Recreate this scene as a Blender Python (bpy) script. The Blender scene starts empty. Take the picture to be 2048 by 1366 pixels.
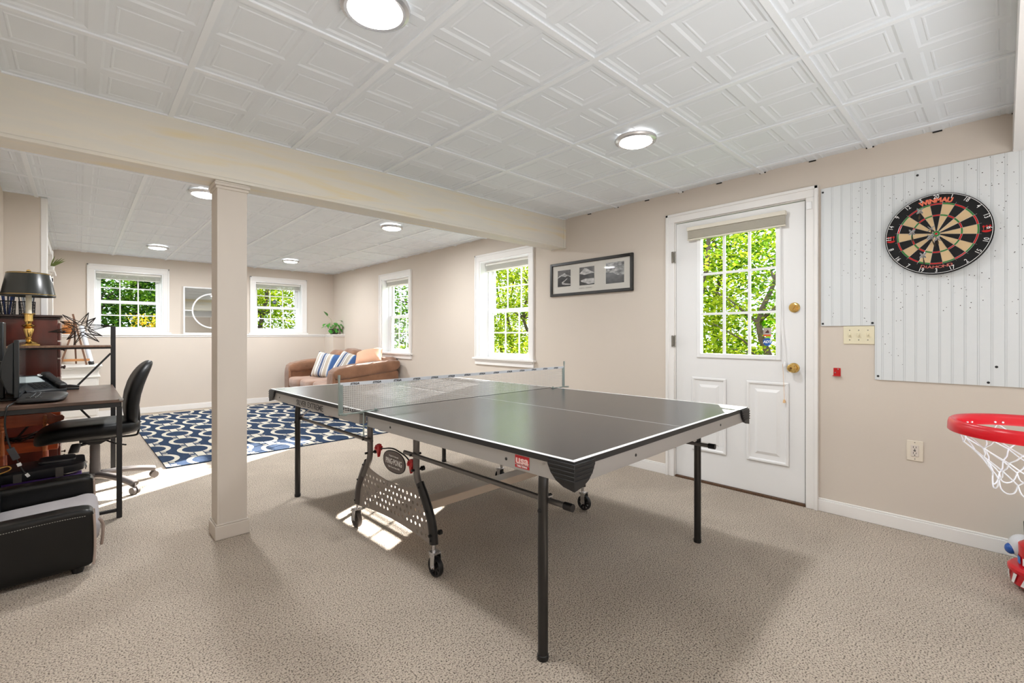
LAMP_W, LFAR, SKY, SUNE, FILL, UPF, EXPO, VT, LOOK = 15, 2.0, 4.0, 42.0, .5, 64, 0.04, 'Standard', 'None'
import bpy, bmesh, math, random
from mathutils import Vector, Matrix
PI = math.pi
R = math.radians
rng = random.Random(11)
SC = bpy.context.scene
COL = SC.collection

# ------------------------------------------------------------------ helpers
def lin(r, g, b):
    f = lambda c: (c/255/12.92) if c/255 <= .04045 else ((c/255+.055)/1.055)**2.4
    return (f(r), f(g), f(b), 1)

def mat(name, rgb, rough=.5, metal=0., spec=.5, bump=None, var=None, emit=None, coat=0, sheen=0, trans=0, alpha=None):
    """rgb 0-255; bump=(scale,strength,distance); var=(scale,amount,stretch)"""
    m = bpy.data.materials.new(name); m.use_nodes = True
    nt = m.node_tree; N = nt.nodes; L = nt.links
    b = N['Principled BSDF']
    col = lin(*rgb)
    b.inputs['Base Color'].default_value = col
    b.inputs['Roughness'].default_value = rough
    b.inputs['Metallic'].default_value = metal
    b.inputs['Specular IOR Level'].default_value = spec
    if coat: b.inputs['Coat Weight'].default_value = coat
    if sheen: b.inputs['Sheen Weight'].default_value = sheen
    if trans: b.inputs['Transmission Weight'].default_value = trans
    if emit:
        b.inputs['Emission Color'].default_value = lin(*emit[0]); b.inputs['Emission Strength'].default_value = emit[1]
    if bump or var:
        tc = N.new('ShaderNodeTexCoord')
    if bump:
        n = N.new('ShaderNodeTexNoise'); n.inputs['Scale'].default_value = bump[0]; n.inputs['Detail'].default_value = 3
        L.new(tc.outputs['Object'], n.inputs['Vector'])
        bp = N.new('ShaderNodeBump'); bp.inputs['Strength'].default_value = bump[1]; bp.inputs['Distance'].default_value = bump[2]
        L.new(n.outputs['Fac'], bp.inputs['Height']); L.new(bp.outputs['Normal'], b.inputs['Normal'])
    if var:
        n = N.new('ShaderNodeTexNoise'); n.inputs['Scale'].default_value = var[0]; n.inputs['Detail'].default_value = 4
        mp = N.new('ShaderNodeMapping'); mp.inputs['Scale'].default_value = var[2] if len(var) > 2 else (1, 1, 1)
        L.new(tc.outputs['Object'], mp.inputs['Vector']); L.new(mp.outputs['Vector'], n.inputs['Vector'])
        cr = N.new('ShaderNodeValToRGB'); a = var[1]
        cr.color_ramp.elements[0].position = .3; cr.color_ramp.elements[1].position = .7
        cr.color_ramp.elements[0].color = tuple(max(0, c*(1-a)) for c in col[:3])+(1,)
        c2 = lin(*var[3]) if len(var) > 3 else tuple(min(1, c*(1+a)) for c in col[:3])+(1,)
        cr.color_ramp.elements[1].color = c2
        L.new(n.outputs['Fac'], cr.inputs['Fac']); L.new(cr.outputs['Color'], b.inputs['Base Color'])
    return m

class MB:
    def __init__(s, T=None): s.v = []; s.f = []; s.m = []; s.T = T or Matrix.Identity(4); s.mi = 0
    def add(s, vs, fs, mi=None, T=None):
        M = s.T @ T if T else s.T
        o = len(s.v); s.v += [tuple(M @ Vector(p)) for p in vs]
        s.f += [tuple(i+o for i in f) for f in fs]; s.m += [s.mi if mi is None else mi]*len(fs)
        return s
    def box(s, x0, x1, y0, y1, z0, z1, mi=None, T=None):
        vs = [(x, y, z) for z in (z0, z1) for y in (y0, y1) for x in (x0, x1)]
        return s.add(vs, [(0, 2, 3, 1), (4, 5, 7, 6), (0, 1, 5, 4), (2, 6, 7, 3), (0, 4, 6, 2), (1, 3, 7, 5)], mi, T)
    def quad(s, a, b, c, d, mi=None): return s.add([a, b, c, d], [(0, 1, 2, 3)], mi)
    def tube(s, pts, r, n=10, mi=None, closed=False, caps=True, flat=None):
        P = [Vector(p) for p in pts]; k = len(P)
        rr = r if isinstance(r, (list, tuple)) else [r]*k
        vs = []; up = None
        for i, p in enumerate(P):
            if closed: d = P[(i+1) % k]-P[i-1]
            else: d = P[min(i+1, k-1)]-P[max(i-1, 0)]
            if d.length < 1e-9: d = Vector((0, 0, 1))
            d.normalize()
            if up is None:
                up = Vector((0, 0, 1)) if abs(d.z) < .9 else Vector((1, 0, 0))
            a = d.cross(up)
            if a.length < 1e-6: a = d.cross(Vector((0, 1, 0)))
            a.normalize(); b = a.cross(d).normalized(); up = b
            for j in range(n):
                t = 2*PI*j/n+(PI/n)
                fx, fy = (1, 1) if not flat else flat
                vs.append(p+a*math.cos(t)*rr[i]*fx+b*math.sin(t)*rr[i]*fy)
        fs = []
        K = k if closed else k-1
        for i in range(K):
            for j in range(n):
                a0 = i*n+j; a1 = i*n+(j+1) % n; b0 = ((i+1) % k)*n+j; b1 = ((i+1) % k)*n+(j+1) % n
                fs.append((a0, b0, b1, a1))
        if caps and not closed:
            fs.append(tuple(range(n))); fs.append(tuple((k-1)*n+j for j in reversed(range(n))))
        return s.add(vs, fs, mi)
    def bar(s, p, q, w, h, mi=None):
        """square bar from p to q"""
        return s.tube([p, q], math.sqrt(.5), 4, mi, flat=(w, h)) if False else s._bar(p, q, w, h, mi)
    def _bar(s, p, q, w, h, mi):
        p = Vector(p); q = Vector(q); d = (q-p).normalized()
        up = Vector((0, 0, 1)) if abs(d.z) < .95 else Vector((0, 1, 0))
        a = d.cross(up).normalized(); b = a.cross(d).normalized()
        vs = []
        for c in (p, q):
            for (i, j) in ((-1, -1), (1, -1), (1, 1), (-1, 1)): vs.append(c+a*i*w/2+b*j*h/2)
        return s.add(vs, [(0, 1, 2, 3), (7, 6, 5, 4), (0, 4, 5, 1), (1, 5, 6, 2), (2, 6, 7, 3), (3, 7, 4, 0)], mi)
    def lathe(s, prof, c=(0, 0, 0), n=24, mi=None, T=None, cap=True, sq=0):
        vs = []; k = len(prof)
        for (r, z) in prof:
            for j in range(n):
                t = 2*PI*j/n; vs.append((c[0]+r*math.cos(t), c[1]+r*math.sin(t), c[2]+z))
        fs = [(i*n+j, i*n+(j+1) % n, (i+1)*n+(j+1) % n, (i+1)*n+j) for i in range(k-1) for j in range(n)]
        if cap:
            if prof[0][0] > 1e-6: fs.append(tuple(reversed(range(n))))
            if prof[-1][0] > 1e-6: fs.append(tuple((k-1)*n+j for j in range(n)))
        return s.add(vs, fs, mi, T)
    def prism(s, poly, h0, h1, ax='z', mi=None, T=None):
        """extrude a 2D polygon; ax z: (x,y)->(x,y,h); x: (a,b)->(h,a,b); y: (a,b)->(a,h,b)"""
        f = {'z': lambda a, b, h: (a, b, h), 'x': lambda a, b, h: (h, a, b), 'y': lambda a, b, h: (a, h, b)}[ax]
        n = len(poly); vs = [f(a, b, h0) for a, b in poly]+[f(a, b, h1) for a, b in poly]
        fs = [tuple(range(n)), tuple(reversed(range(n, 2*n)))]+[(i, i+n, (i+1) % n+n, (i+1) % n) for i in range(n)]
        return s.add(vs, fs, mi, T)
    def sq(s, c, a, e1=.4, e2=.4, n=20, m=12, mi=None, T=None, fn=None):
        """superellipsoid: rounded cushion"""
        P = lambda x, e: math.copysign(abs(x)**e, x)
        vs = []; fs = []
        for i in range(m+1):
            v = -PI/2+PI*i/m
            for j in range(n):
                u = 2*PI*j/n
                p = [a[0]*P(math.cos(v), e1)*P(math.cos(u), e2), a[1]*P(math.cos(v), e1)*P(math.sin(u), e2), a[2]*P(math.sin(v), e1)]
                if fn: p = fn(*p)
                vs.append((c[0]+p[0], c[1]+p[1], c[2]+p[2]))
        for i in range(m):
            for j in range(n): fs.append((i*n+j, i*n+(j+1) % n, (i+1)*n+(j+1) % n, (i+1)*n+j))
        return s.add(vs, fs, mi, T)
    def build(s, name, mats, parent=None, M=None, origin=None, smooth=35, bevel=0, bseg=2, flip=False, weld=False):
        """vertices are world coordinates (or local to M for a top-level object)"""
        me = bpy.data.meshes.new(name)
        W = WM.get(parent.name) if parent else (M if M is not None else (Matrix.Translation(origin) if origin else None))
        me.from_pydata(s.v, [], s.f)
        if not isinstance(mats, (list, tuple)): mats = [mats]
        for k in mats: me.materials.append(k)
        me.polygons.foreach_set('material_index', s.m)
        me.validate(verbose=False)
        bm = bmesh.new(); bm.from_mesh(me)
        if weld: bmesh.ops.remove_doubles(bm, verts=bm.verts, dist=1e-5)
        bmesh.ops.recalc_face_normals(bm, faces=bm.faces)
        bm.to_mesh(me); bm.free()
        if W is not None and not (M is not None and parent is None): me.transform(W.inverted())
        if smooth:
            me.polygons.foreach_set('use_smooth', [True]*len(me.polygons))
            me.set_sharp_from_angle(angle=R(smooth))
        o = bpy.data.objects.new(name, me); COL.objects.link(o)
        if parent:
            o.parent = parent; WM[o.name] = WM[parent.name]
        else:
            if W is not None: o.matrix_world = W
            WM[o.name] = W or Matrix.Identity(4)
        if bevel:
            md = o.modifiers.new('bevel', 'BEVEL'); md.width = bevel; md.segments = bseg; md.limit_method = 'ANGLE'; md.angle_limit = R(50)
            md.harden_normals = False
        return o

WM = {}
def tag(o, label=None, cat=None, group=None, kind=None):
    if label: o['label'] = label
    if cat: o['category'] = cat
    if group: o['group'] = group
    if kind: o['kind'] = kind
    return o
def thing(name, label, cat, loc=(0, 0, 0), rz=0, group=None):
    o = bpy.data.objects.new(name, None); COL.objects.link(o); o.empty_display_size = .05
    M = Matrix.Translation(loc) @ Matrix.Rotation(rz, 4, 'Z'); o.matrix_world = M; WM[o.name] = M
    return tag(o, label, cat, group)
def struct(name, mb, mats, parent=None, **k):
    o = mb.build(name, mats, parent, **k)
    if parent is None: o['kind'] = 'structure'
    return o
def dup(root, M, label=None, group=None):
    r = root.copy(); COL.objects.link(r); r.matrix_world = M; WM[r.name] = M
    if label: r['label'] = label
    if group: r['group'] = group
    for ch in list(root.children):
        c = ch.copy(); COL.objects.link(c); c.parent = r
        for g in list(ch.children):
            d = g.copy(); COL.objects.link(d); d.parent = c
    return r
def frame(o, x, y, z=None):
    """matrix with given origin and axes"""
    x = Vector(x); y = Vector(y); z = x.cross(y) if z is None else Vector(z)
    M = Matrix.Identity(4)
    for i in range(3): M[i][0], M[i][1], M[i][2], M[i][3] = x[i], y[i], z[i], o[i]
    return M
def text(body, size, M, name, m, parent, thick=.0006, wide=1., align='CENTER', bold=0, shear=0, space=1):
    cu = bpy.data.curves.new('t', 'FONT'); cu.body = body; cu.size = size; cu.align_x = align; cu.align_y = 'CENTER'
    cu.extrude = thick; cu.offset = bold; cu.resolution_u = 3; cu.shear = shear; cu.space_character = space
    ob = bpy.data.objects.new('t', cu); COL.objects.link(ob)
    dg = bpy.context.evaluated_depsgraph_get(); dg.update()
    me = bpy.data.meshes.new_from_object(ob.evaluated_get(dg))
    bpy.data.objects.remove(ob); bpy.data.curves.remove(cu)
    me.name = name; me.transform(M @ Matrix.Diagonal((wide, 1, 1, 1)))
    me.materials.clear(); me.materials.append(m)
    W = WM[parent.name]; me.transform(W.inverted())
    o = bpy.data.objects.new(name, me); COL.objects.link(o); o.parent = parent; WM[o.name] = W
    return o
def smoothpath(pts, n=6, closed=False):
    P = [Vector(p) for p in pts]; out = []; k = len(P)
    for i in range(k if closed else k-1):
        p0 = P[i-1] if (closed or i > 0) else P[0]; p1 = P[i]; p2 = P[(i+1) % k]; p3 = P[(i+2) % k] if closed else P[min(i+2, k-1)]
        for j in range(n):
            t = j/n
            out.append(.5*((2*p1)+(p2-p0)*t+(2*p0-5*p1+4*p2-p3)*t*t+(3*p1-p0-3*p2+p3)*t**3))
    if not closed: out.append(P[-1])
    return out

# ------------------------------------------------------------------ room numbers (metres; camera stands over x=0,y=0)
D = 3.54; ZC = 2.2965; BY0, BY1, BZ = 3.0, 3.17, 2.016
FY = 8.76; LY = 8.66; LEDGE = 1.165; XL = -.46; XF = -.265; YB = -2.6; CH = 1.1466

# ------------------------------------------------------------------ materials
def wall_mat():
    m = mat('painted_wall', (215, 205, 194), rough=.75, spec=.25, bump=(90, .12, .002), var=(1.3, .02))
    return m
M_wall = wall_mat()
M_trim = mat('white_trim', (240, 238, 236), rough=.4, bump=(60, .03, .001))
M_win = mat('white_vinyl', (244, 245, 246), rough=.3)
M_ceil = mat('ceiling_tile', (230, 235, 240), rough=.55, bump=(400, .05, .0006))
M_tbar = mat('ceiling_grid', (238, 242, 246), rough=.4)
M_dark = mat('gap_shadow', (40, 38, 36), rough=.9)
M_glass = None
def glass_mat(name='window_glass', tint=(1, 1, 1, 1)):
    m = bpy.data.materials.new(name); m.use_nodes = True; nt = m.node_tree; nt.nodes.clear()
    o = nt.nodes.new('ShaderNodeOutputMaterial'); t = nt.nodes.new('ShaderNodeBsdfTransparent'); g = nt.nodes.new('ShaderNodeBsdfGlossy')
    t.inputs['Color'].default_value = tint; g.inputs['Roughness'].default_value = .02
    fr = nt.nodes.new('ShaderNodeFresnel'); fr.inputs['IOR'].default_value = 1.12
    mx = nt.nodes.new('ShaderNodeMixShader')
    nt.links.new(fr.outputs[0], mx.inputs[0]); nt.links.new(t.outputs[0], mx.inputs[1]); nt.links.new(g.outputs[0], mx.inputs[2]); nt.links.new(mx.outputs[0], o.inputs[0])
    return m
M_glass = glass_mat()

def carpet_mat():
    m = bpy.data.materials.new('beige_carpet'); m.use_nodes = True; nt = m.node_tree; N = nt.nodes; L = nt.links
    b = N['Principled BSDF']; b.inputs['Roughness'].default_value = .95; b.inputs['Specular IOR Level'].default_value = .1
    b.inputs['Sheen Weight'].default_value = .15
    tc = N.new('ShaderNodeTexCoord')
    n1 = N.new('ShaderNodeTexNoise'); n1.inputs['Scale'].default_value = 165; n1.inputs['Detail'].default_value = 2; n1.inputs['Roughness'].default_value = .5
    n2 = N.new('ShaderNodeTexNoise'); n2.inputs['Scale'].default_value = 1.6; n2.inputs['Detail'].default_value = 3; n2.inputs['Distortion'].default_value = .6
    vo = N.new('ShaderNodeTexVoronoi'); vo.inputs['Scale'].default_value = 210
    for n in (n1, n2, vo): L.new(tc.outputs['Object'], n.inputs['Vector'])
    cr = N.new('ShaderNodeValToRGB'); e = cr.color_ramp.elements
    e[0].position = .36; e[0].color = lin(104, 92, 80); e[1].position = .58; e[1].color = lin(220, 207, 191)
    k = cr.color_ramp.elements.new(.45); k.color = lin(194, 179, 163)
    L.new(n1.outputs['Fac'], cr.inputs['Fac'])
    cr2 = N.new('ShaderNodeValToRGB'); e = cr2.color_ramp.elements; e[0].position = .35; e[0].color = (.86, .855, .85, 1); e[1].position = .62; e[1].color = (1.0, 1.0, 1.0, 1)
    L.new(n2.outputs['Fac'], cr2.inputs['Fac'])
    mx = N.new('ShaderNodeMix'); mx.data_type = 'RGBA'; mx.blend_type = 'MULTIPLY'; mx.inputs[0].default_value = 1
    L.new(cr.outputs[0], mx.inputs[6]); L.new(cr2.outputs[0], mx.inputs[7]); L.new(mx.outputs[2], b.inputs['Base Color'])
    ad = N.new('ShaderNodeMath'); ad.operation = 'SUBTRACT'; L.new(n1.outputs['Fac'], ad.inputs[0])
    ml = N.new('ShaderNodeMath'); ml.operation = 'MULTIPLY'; ml.inputs[1].default_value = .35; L.new(vo.outputs['Distance'], ml.inputs[0]); L.new(ml.outputs[0], ad.inputs[1])
    bp = N.new('ShaderNodeBump'); bp.inputs['Strength'].default_value = .8; bp.inputs['Distance'].default_value = .012
    L.new(ad.outputs[0], bp.inputs['Height']); L.new(bp.outputs[0], b.inputs['Normal'])
    return m
M_carpet = carpet_mat()
def beam_mat():
    m = mat('whitewashed_wood', (222, 214, 200), rough=.6, spec=.3, bump=(40, .05, .002))
    nt = m.node_tree; N = nt.nodes; L = nt.links; b = N['Principled BSDF']
    tc = N.new('ShaderNodeTexCoord'); mp = N.new('ShaderNodeMapping'); mp.inputs['Scale'].default_value = (.9, 6, 9)
    n = N.new('ShaderNodeTexNoise'); n.inputs['Scale'].default_value = 1.6; n.inputs['Detail'].default_value = 6; n.inputs['Distortion'].default_value = .8
    L.new(tc.outputs['Object'], mp.inputs['Vector']); L.new(mp.outputs['Vector'], n.inputs['Vector'])
    cr = N.new('ShaderNodeValToRGB'); e = cr.color_ramp.elements
    e[0].position = .42; e[0].color = lin(226, 222, 213); e[1].position = .72; e[1].color = lin(232, 219, 188)
    k = cr.color_ramp.elements.new(.55); k.color = lin(230, 224, 212)
    L.new(n.outputs['Fac'], cr.inputs['Fac']); L.new(cr.outputs[0], b.inputs['Base Color'])
    return m
M_beam = beam_mat()
M_post = mat('post_paint', (212, 203, 193), rough=.6, bump=(30, .06, .002), var=(3, .04, (1, 1, .3)))
M_black = mat('black_plastic', (22, 22, 24), rough=.45)
M_blackmet = mat('black_metal', (28, 27, 28), rough=.35, metal=.3)
M_chrome = mat('chrome', (205, 205, 208), rough=.2, metal=1)
M_brass = mat('polished_brass', (228, 192, 118), rough=.18, metal=1)
M_silver = mat('silver_paint', (176, 174, 172), rough=.42, metal=.45)
M_graphite = mat('graphite_tube', (88, 84, 84), rough=.35, metal=.55)
XL = -.445
# ------------------------------------------------------------------ shell
def grid_wall(mb, T, a0, a1, z0, z1, n0, n1, holes):
    """solid wall in local (a, n, z), rectangular holes (a0,a1,z0,z1)"""
    A = sorted({a0, a1, *[h[0] for h in holes], *[h[1] for h in holes]}); Z = sorted({z0, z1, *[h[2] for h in holes], *[h[3] for h in holes]})
    for i in range(len(A)-1):
        for j in range(len(Z)-1):
            ca, cz = (A[i]+A[i+1])/2, (Z[j]+Z[j+1])/2
            if any(h[0] < ca < h[1] and h[2] < cz < h[3] for h in holes): continue
            mb.box(A[i], A[i+1], n0, n1, Z[j], Z[j+1], T=T)
TR = lambda y: frame((D, y, 0), (0, -1, 0), (1, 0, 0))      # right wall: local x = viewer's right (-Y), local y = outward (+X)
TF = lambda x: frame((x, FY, 0), (1, 0, 0), (0, 1, 0))      # far wall
DOOR = (.905, 1.838, 0.012, 2.06)
WB = (3.505, 4.345, .872, 2.035); W2 = (5.99, 6.82, .872, 2.035)
mb = MB(); T = frame((D, 0, 0), (0, 1, 0), (-1, 0, 0))  # a=y ; n=-x
grid_wall(mb, T, YB, FY+.3, -.05, 2.42, -.22, 0, [(DOOR[0], DOOR[1], -.05, DOOR[3]), WB, W2])
struct('wall_right', mb, M_wall, smooth=0)
WFL = (.155, .93, 1.205, 2.075); WFR = (2.19, 2.965, 1.205, 2.075)
mb = MB(); grid_wall(mb, TF(0), -.7, D, 1.05, 2.42, 0, .24, [WFL, WFR])
struct('wall_far', mb, M_wall, smooth=0)
mb = MB(); mb.box(-.7, D, LY, FY+.24, -.05, LEDGE-.022); mb.box(3.33, D, 8.25, LY, -.05, LEDGE-.022)
struct('wall_far_lower', mb, M_wall, smooth=0)
mb = MB(); mb.box(-.3, D, LY-.018, FY, LEDGE-.022, LEDGE); mb.box(3.312, D, 8.232, LY, LEDGE-.022, LEDGE)
mb.box(-.3, 3.33, LY-.008, LY, LEDGE-.045, LEDGE-.022); mb.box(3.322, D, 8.242, LY, LEDGE-.045, LEDGE-.022)
struct('trim_ledge', mb, M_trim, bevel=.004)
mb = MB(); mb.box(XL-.2, XL, YB, 5.5, -.05, 2.42); struct('wall_left', mb, M_wall, smooth=0)
mb = MB(); mb.box(XL-.2, -.235, 5.5, 5.62, -.05, 2.42); mb.box(XL-.2, XF, 5.62, FY+.2, -.05, 2.42); struct('wall_left_far', mb, M_wall, smooth=0)
mb = MB(); mb.box(XL-.2, D+.2, YB-.2, YB, -.05, 2.42); struct('wall_back', mb, M_wall, smooth=0)
mb = MB(); mb.box(-.235, -.195, 5.495, 5.60, 0, ZC-.002); mb.box(-.265, -.2, 5.60, 5.66, 0, ZC-.002)
mb.box(-.265, -.215, 7.3, 7.4, 0, 2.1); mb.box(-.265, -.225, 5.66, 7.3, 2.05, 2.12)
struct('trim_1', mb, M_trim, bevel=.004)
mb = MB(); mb.box(-.8, D+.25, YB-.2, FY+.25, -.06, 0); struct('floor', mb, M_carpet, smooth=0)

# ceiling tiles: moulded 2x2 panels in a T-bar grid
XG = [.3504+.6096*k for k in range(-2, 7)]; YG = [.565+.6096*k for k in range(-6, 15)]
mb = MB(); z = ZC+.005
RINGS = [(0, 0), (.010, .0047), (.028, .0052), (.032, .0028), (.036, .0028), (.040, .0052)]
for gx in XG[:-1]:
    for gy in YG[:-1]:
        x0, x1, y0, y1 = gx, gx+.6096, gy, gy+.6096
        mx, my = (x0+x1)/2, (y0+y1)/2; e = .03; w = .022
        qs = [(x0+e, mx-w, y0+e, my-w), (mx+w, x1-e, y0+e, my-w), (x0+e, mx-w, my+w, y1-e), (mx+w, x1-e, my+w, y1-e)]
        xs = [x0, x0+e, mx-w, mx+w, x1-e, x1]; ys = [y0, y0+e, my-w, my+w, y1-e, y1]
        for i in range(5):
            for j in range(5):
                if i in (1, 3) and j in (1, 3): continue
                mb.quad((xs[i], ys[j], z), (xs[i], ys[j+1], z), (xs[i+1], ys[j+1], z), (xs[i+1], ys[j], z))
        for (a, b, c, d) in qs:
            vs = []
            for (s_, h) in RINGS: vs += [(a+s_, c+s_, z+h), (b-s_, c+s_, z+h), (b-s_, d-s_, z+h), (a+s_, d-s_, z+h)]
            fs = [(4*r+i, 4*r+(i+1) % 4, 4*r+4+(i+1) % 4, 4*r+4+i) for r in range(len(RINGS)-1) for i in range(4)]
            k = 4*(len(RINGS)-1); fs.append((k, k+1, k+2, k+3)); mb.add(vs, fs)
mb.mi = 1
for gx in XG: mb.box(gx-.012, gx+.012, YG[0], YG[-1], ZC-.003, z+.001)
for gy in YG: mb.box(XG[0], XG[-1], gy-.012, gy+.012, ZC-.0025, z+.001)
o = struct('ceiling', mb, [M_ceil, M_tbar], smooth=0)
bm = bmesh.new(); bm.from_mesh(o.data)
for co, no in (((D, 0, 0), (1, 0, 0)), ((XL-.01, 0, 0), (-1, 0, 0)), ((0, FY, 0), (0, 1, 0)), ((0, YB, 0), (0, -1, 0))):
    bmesh.ops.bisect_plane(bm, geom=bm.verts[:]+bm.edges[:]+bm.faces[:], plane_co=co, plane_no=no, clear_outer=True)
bm.to_mesh(o.data); bm.free()
mb = MB(); mb.box(-.8, D+.25, YB-.2, FY+.25, 2.36, 2.42); struct('ceiling_backing', mb, M_ceil, smooth=0)
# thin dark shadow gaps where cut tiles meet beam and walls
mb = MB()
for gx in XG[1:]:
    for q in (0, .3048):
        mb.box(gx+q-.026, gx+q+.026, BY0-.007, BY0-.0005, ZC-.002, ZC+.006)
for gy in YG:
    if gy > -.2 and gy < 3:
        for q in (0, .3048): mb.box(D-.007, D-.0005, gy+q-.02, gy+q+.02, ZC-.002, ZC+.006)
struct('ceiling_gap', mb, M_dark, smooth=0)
# beam, post, soffit
mb = MB(); mb.box(XL, D, BY0, BY1, BZ+.018, ZC+.02); mb.box(XL, D, BY0-.004, BY1+.004, BZ, BZ+.0175)
mb.box(3.515, D, BY0-.012, BY0, BZ-.008, ZC); mb.box(3.515, D, BY0-.012, BY1+.012, BZ-.008, BZ-.001)
struct('beam', mb, M_beam, smooth=0, bevel=.003)
mb = MB(); mb.box(.563, .712, 3.012, 3.162, 0, BZ-.001)
mb.box(.5625, .574, 3.009, 3.012, .08, BZ-.03)
cap = struct('column', mb, M_post, smooth=0, bevel=.003)
mb = MB(); mb.box(.551, .724, 3.0, 3.174, 0, .078); mb.box(.556, .719, 3.005, 3.169, .078, .088); struct('trim_column_base', mb, M_post, bevel=.004)
mb = MB()
for (g, za, zb) in ((.008, BZ-.045, BZ-.028), (.015, BZ-.028, BZ-.012), (.011, BZ-.012, BZ-.001)): mb.box(.563-g, .712+g, 3.012-g, 3.162+g, za, zb)
struct('trim_column_cap', mb, M_post, bevel=.003)
mb = MB(); mb.box(XL, D, -.30, -.03, 2.097, ZC+.02); mb.box(3.50, D, -.06, -.028, 2.10, ZC); struct('beam_back', mb, M_trim, smooth=0)
# baseboards
def base(name, segs):
    mb = MB()
    for (x0, x1, y0, y1) in segs:
        mb.box(x0, x1, y0, y1, 0, .075)
        dx, dy = (x1-x0), (y1-y0)
        if dx < dy: mb.box((x0+.004) if x1 > 1 else x0, x1 if x1 > 1 else x1-.004, y0, y1, .075, .086)
        else: mb.box(x0, x1, y0+.004, y1, .075, .086)
    struct(name, mb, M_trim, bevel=.003)
base('baseboard_right', [(D-.013, D, YB, .842), (D-.013, D, 1.908, 8.25)])
base('baseboard_far', [(-.265, 3.33, LY-.013, LY), (3.317, D, 8.237, 8.25)])
base('baseboard_left', [(XL, XL+.013, YB, 5.5)])

# ------------------------------------------------------------------ windows
def casing(mb, w, z0, z1, c=.078, bottom=False):
    h = w/2; t = .016
    for s in (-1, 1):
        a, b = sorted((s*h, s*(h+c))); mb.box(a, b, -t, 0, z0-(c if bottom else 0), z1)
        a, b = sorted((s*(h+c-.022), s*(h+c))); mb.box(a, b, -t-.008, -t, z0-(c if bottom else 0), z1+c)
    mb.box(-h-c, h+c, -t, 0, z1, z1+c); mb.box(-h-c, h+c, -t-.008, -t, z1+c-.022, z1+c)
    if bottom: mb.box(-h, h, -t, 0, z0-c, z0)
def make_window(n, T, w, z0, z1, dep, stool, lbl):
    h = w/2
    mb = MB(T); casing(mb, w, z0, z1)
    root = struct('window_%d' % n, mb, M_trim, bevel=.003)
    mb = MB(T); t = .014
    mb.box(-h, -h+t, -.004, dep+.07, z0, z1); mb.box(h-t, h, -.004, dep+.07, z0, z1); mb.box(-h+t, h-t, -.004, dep+.07, z1-t, z1); mb.box(-h+t, h-t, 0, dep+.07, z0, z0+t)
    mb.build('jamb_liner', M_win, root, smooth=0)
    mb = MB(T)
    if stool:
        mb.box(-h-.1, h+.1, -.045, .01, z0-.012, z0+.012); mb.box(-h-.078, h+.078, -.018, -.001, z0-.075, z0-.013)
        mb.box(-h-.07, h+.07, -.026, -.018, z0-.032, z0-.013)
    else:
        mb.box(-h-.1, h+.1, -.03, .0, z0-.04, z0-.015); mb.box(-h-.08, h+.08, -.02, -.001, z0-.015, z0)
    mb.build('sill', M_trim, root, bevel=.003)
    a = h-t; zb = z0+t; zt = z1-t; zm = zb+(zt-zb)*.485
    def sash(nm, y0, za, zc, fw):
        mb = MB(T); st = .042
        mb.box(-a+fw, -a+fw+st, y0, y0+.03, za, zc); mb.box(a-fw-st, a-fw, y0, y0+.03, za, zc)
        mb.box(-a+fw+st, a-fw-st, y0, y0+.03, zc-.036, zc); mb.box(-a+fw+st, a-fw-st, y0, y0+.03, za, za+.05)
        s = mb.build(nm, M_win, root, smooth=0, bevel=.002)
        gx0, gx1, gz0, gz1 = -a+fw+st, a-fw-st, za+.05, zc-.036
        mb = MB(T); mb.quad((gx0, y0+.012, gz0), (gx1, y0+.012, gz0), (gx1, y0+.012, gz1), (gx0, y0+.012, gz1)); mb.build('glass', M_glass, s, smooth=0)
        mb = MB(T)
        for k in (1, 2):
            x = gx0+(gx1-gx0)*k/3; mb.box(x-.008, x+.008, y0+.008, y0+.018, gz0, gz1)
        zz = (gz0+gz1)/2; mb.box(gx0, gx1, y0+.0085, y0+.0175, zz-.008, zz+.008)
        mb.build('muntin', M_win, s, smooth=0)
    sash('upper_sash', dep+.035, zm-.02, zt, .018); sash('lower_sash', dep, zb, zm+.02, .018)
    mb = MB(T); mb.box(-a, -a+.018, dep-.012, dep+.068, zb, zt); mb.box(a-.018, a, dep-.012, dep+.068, zb, zt); mb.box(-.03, .03, dep-.012, dep, zm+.005, zm+.02)
    mb.build('track', M_win, root, smooth=0)
    return root
def blind(T, w, zt, dep, label, group=None, slats=14, drop=.105, th=.028):
    b = thing('mini_blind', label, 'blind', tuple(T @ Vector((0, dep, zt-drop))), group=group)
    mb = MB(T); h = w/2
    mb.box(-h, h, dep-th, dep+.0, zt-.03, zt); mb.build('headrail', M_blind, b, bevel=.002)
    mb = MB(T)
    for k in range(slats):
        z = zt-.034-(drop-.045)*k/slats
        mb.box(-h+.006, h-.006, dep-th+.002+.001*math.sin(k*9), dep-.002, z-.0016, z)
    mb.build('slats', M_blind, b, smooth=0)
    mb = MB(T); mb.box(-h+.004, h-.004, dep-th+.002, dep-.002, zt-drop, zt-drop+.01); mb.build('bottom_rail', M_blind, b, bevel=.002)
    return b
M_blind = mat('blind_vinyl', (236, 234, 228), rough=.5)
cB = (WB[0]+WB[1])/2; c2 = (W2[0]+W2[1])/2; cL = (WFL[0]+WFL[1])/2; cR = (WFR[0]+WFR[1])/2
make_window(1, TR(cB), WB[1]-WB[0], WB[2], WB[3], .13, True, '')
make_window(2, TR(c2), W2[1]-W2[0], W2[2], W2[3], .12, True, '')
make_window(3, TF(cL), WFL[1]-WFL[0], WFL[2], WFL[3], .12, False, '')
make_window(4, TF(cR), WFR[1]-WFR[0], WFR[2], WFR[3], .12, False, '')
blind(TR(cB), .80, 2.02, .10, 'white raised mini blind in the window nearest the black framed picture')
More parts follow.
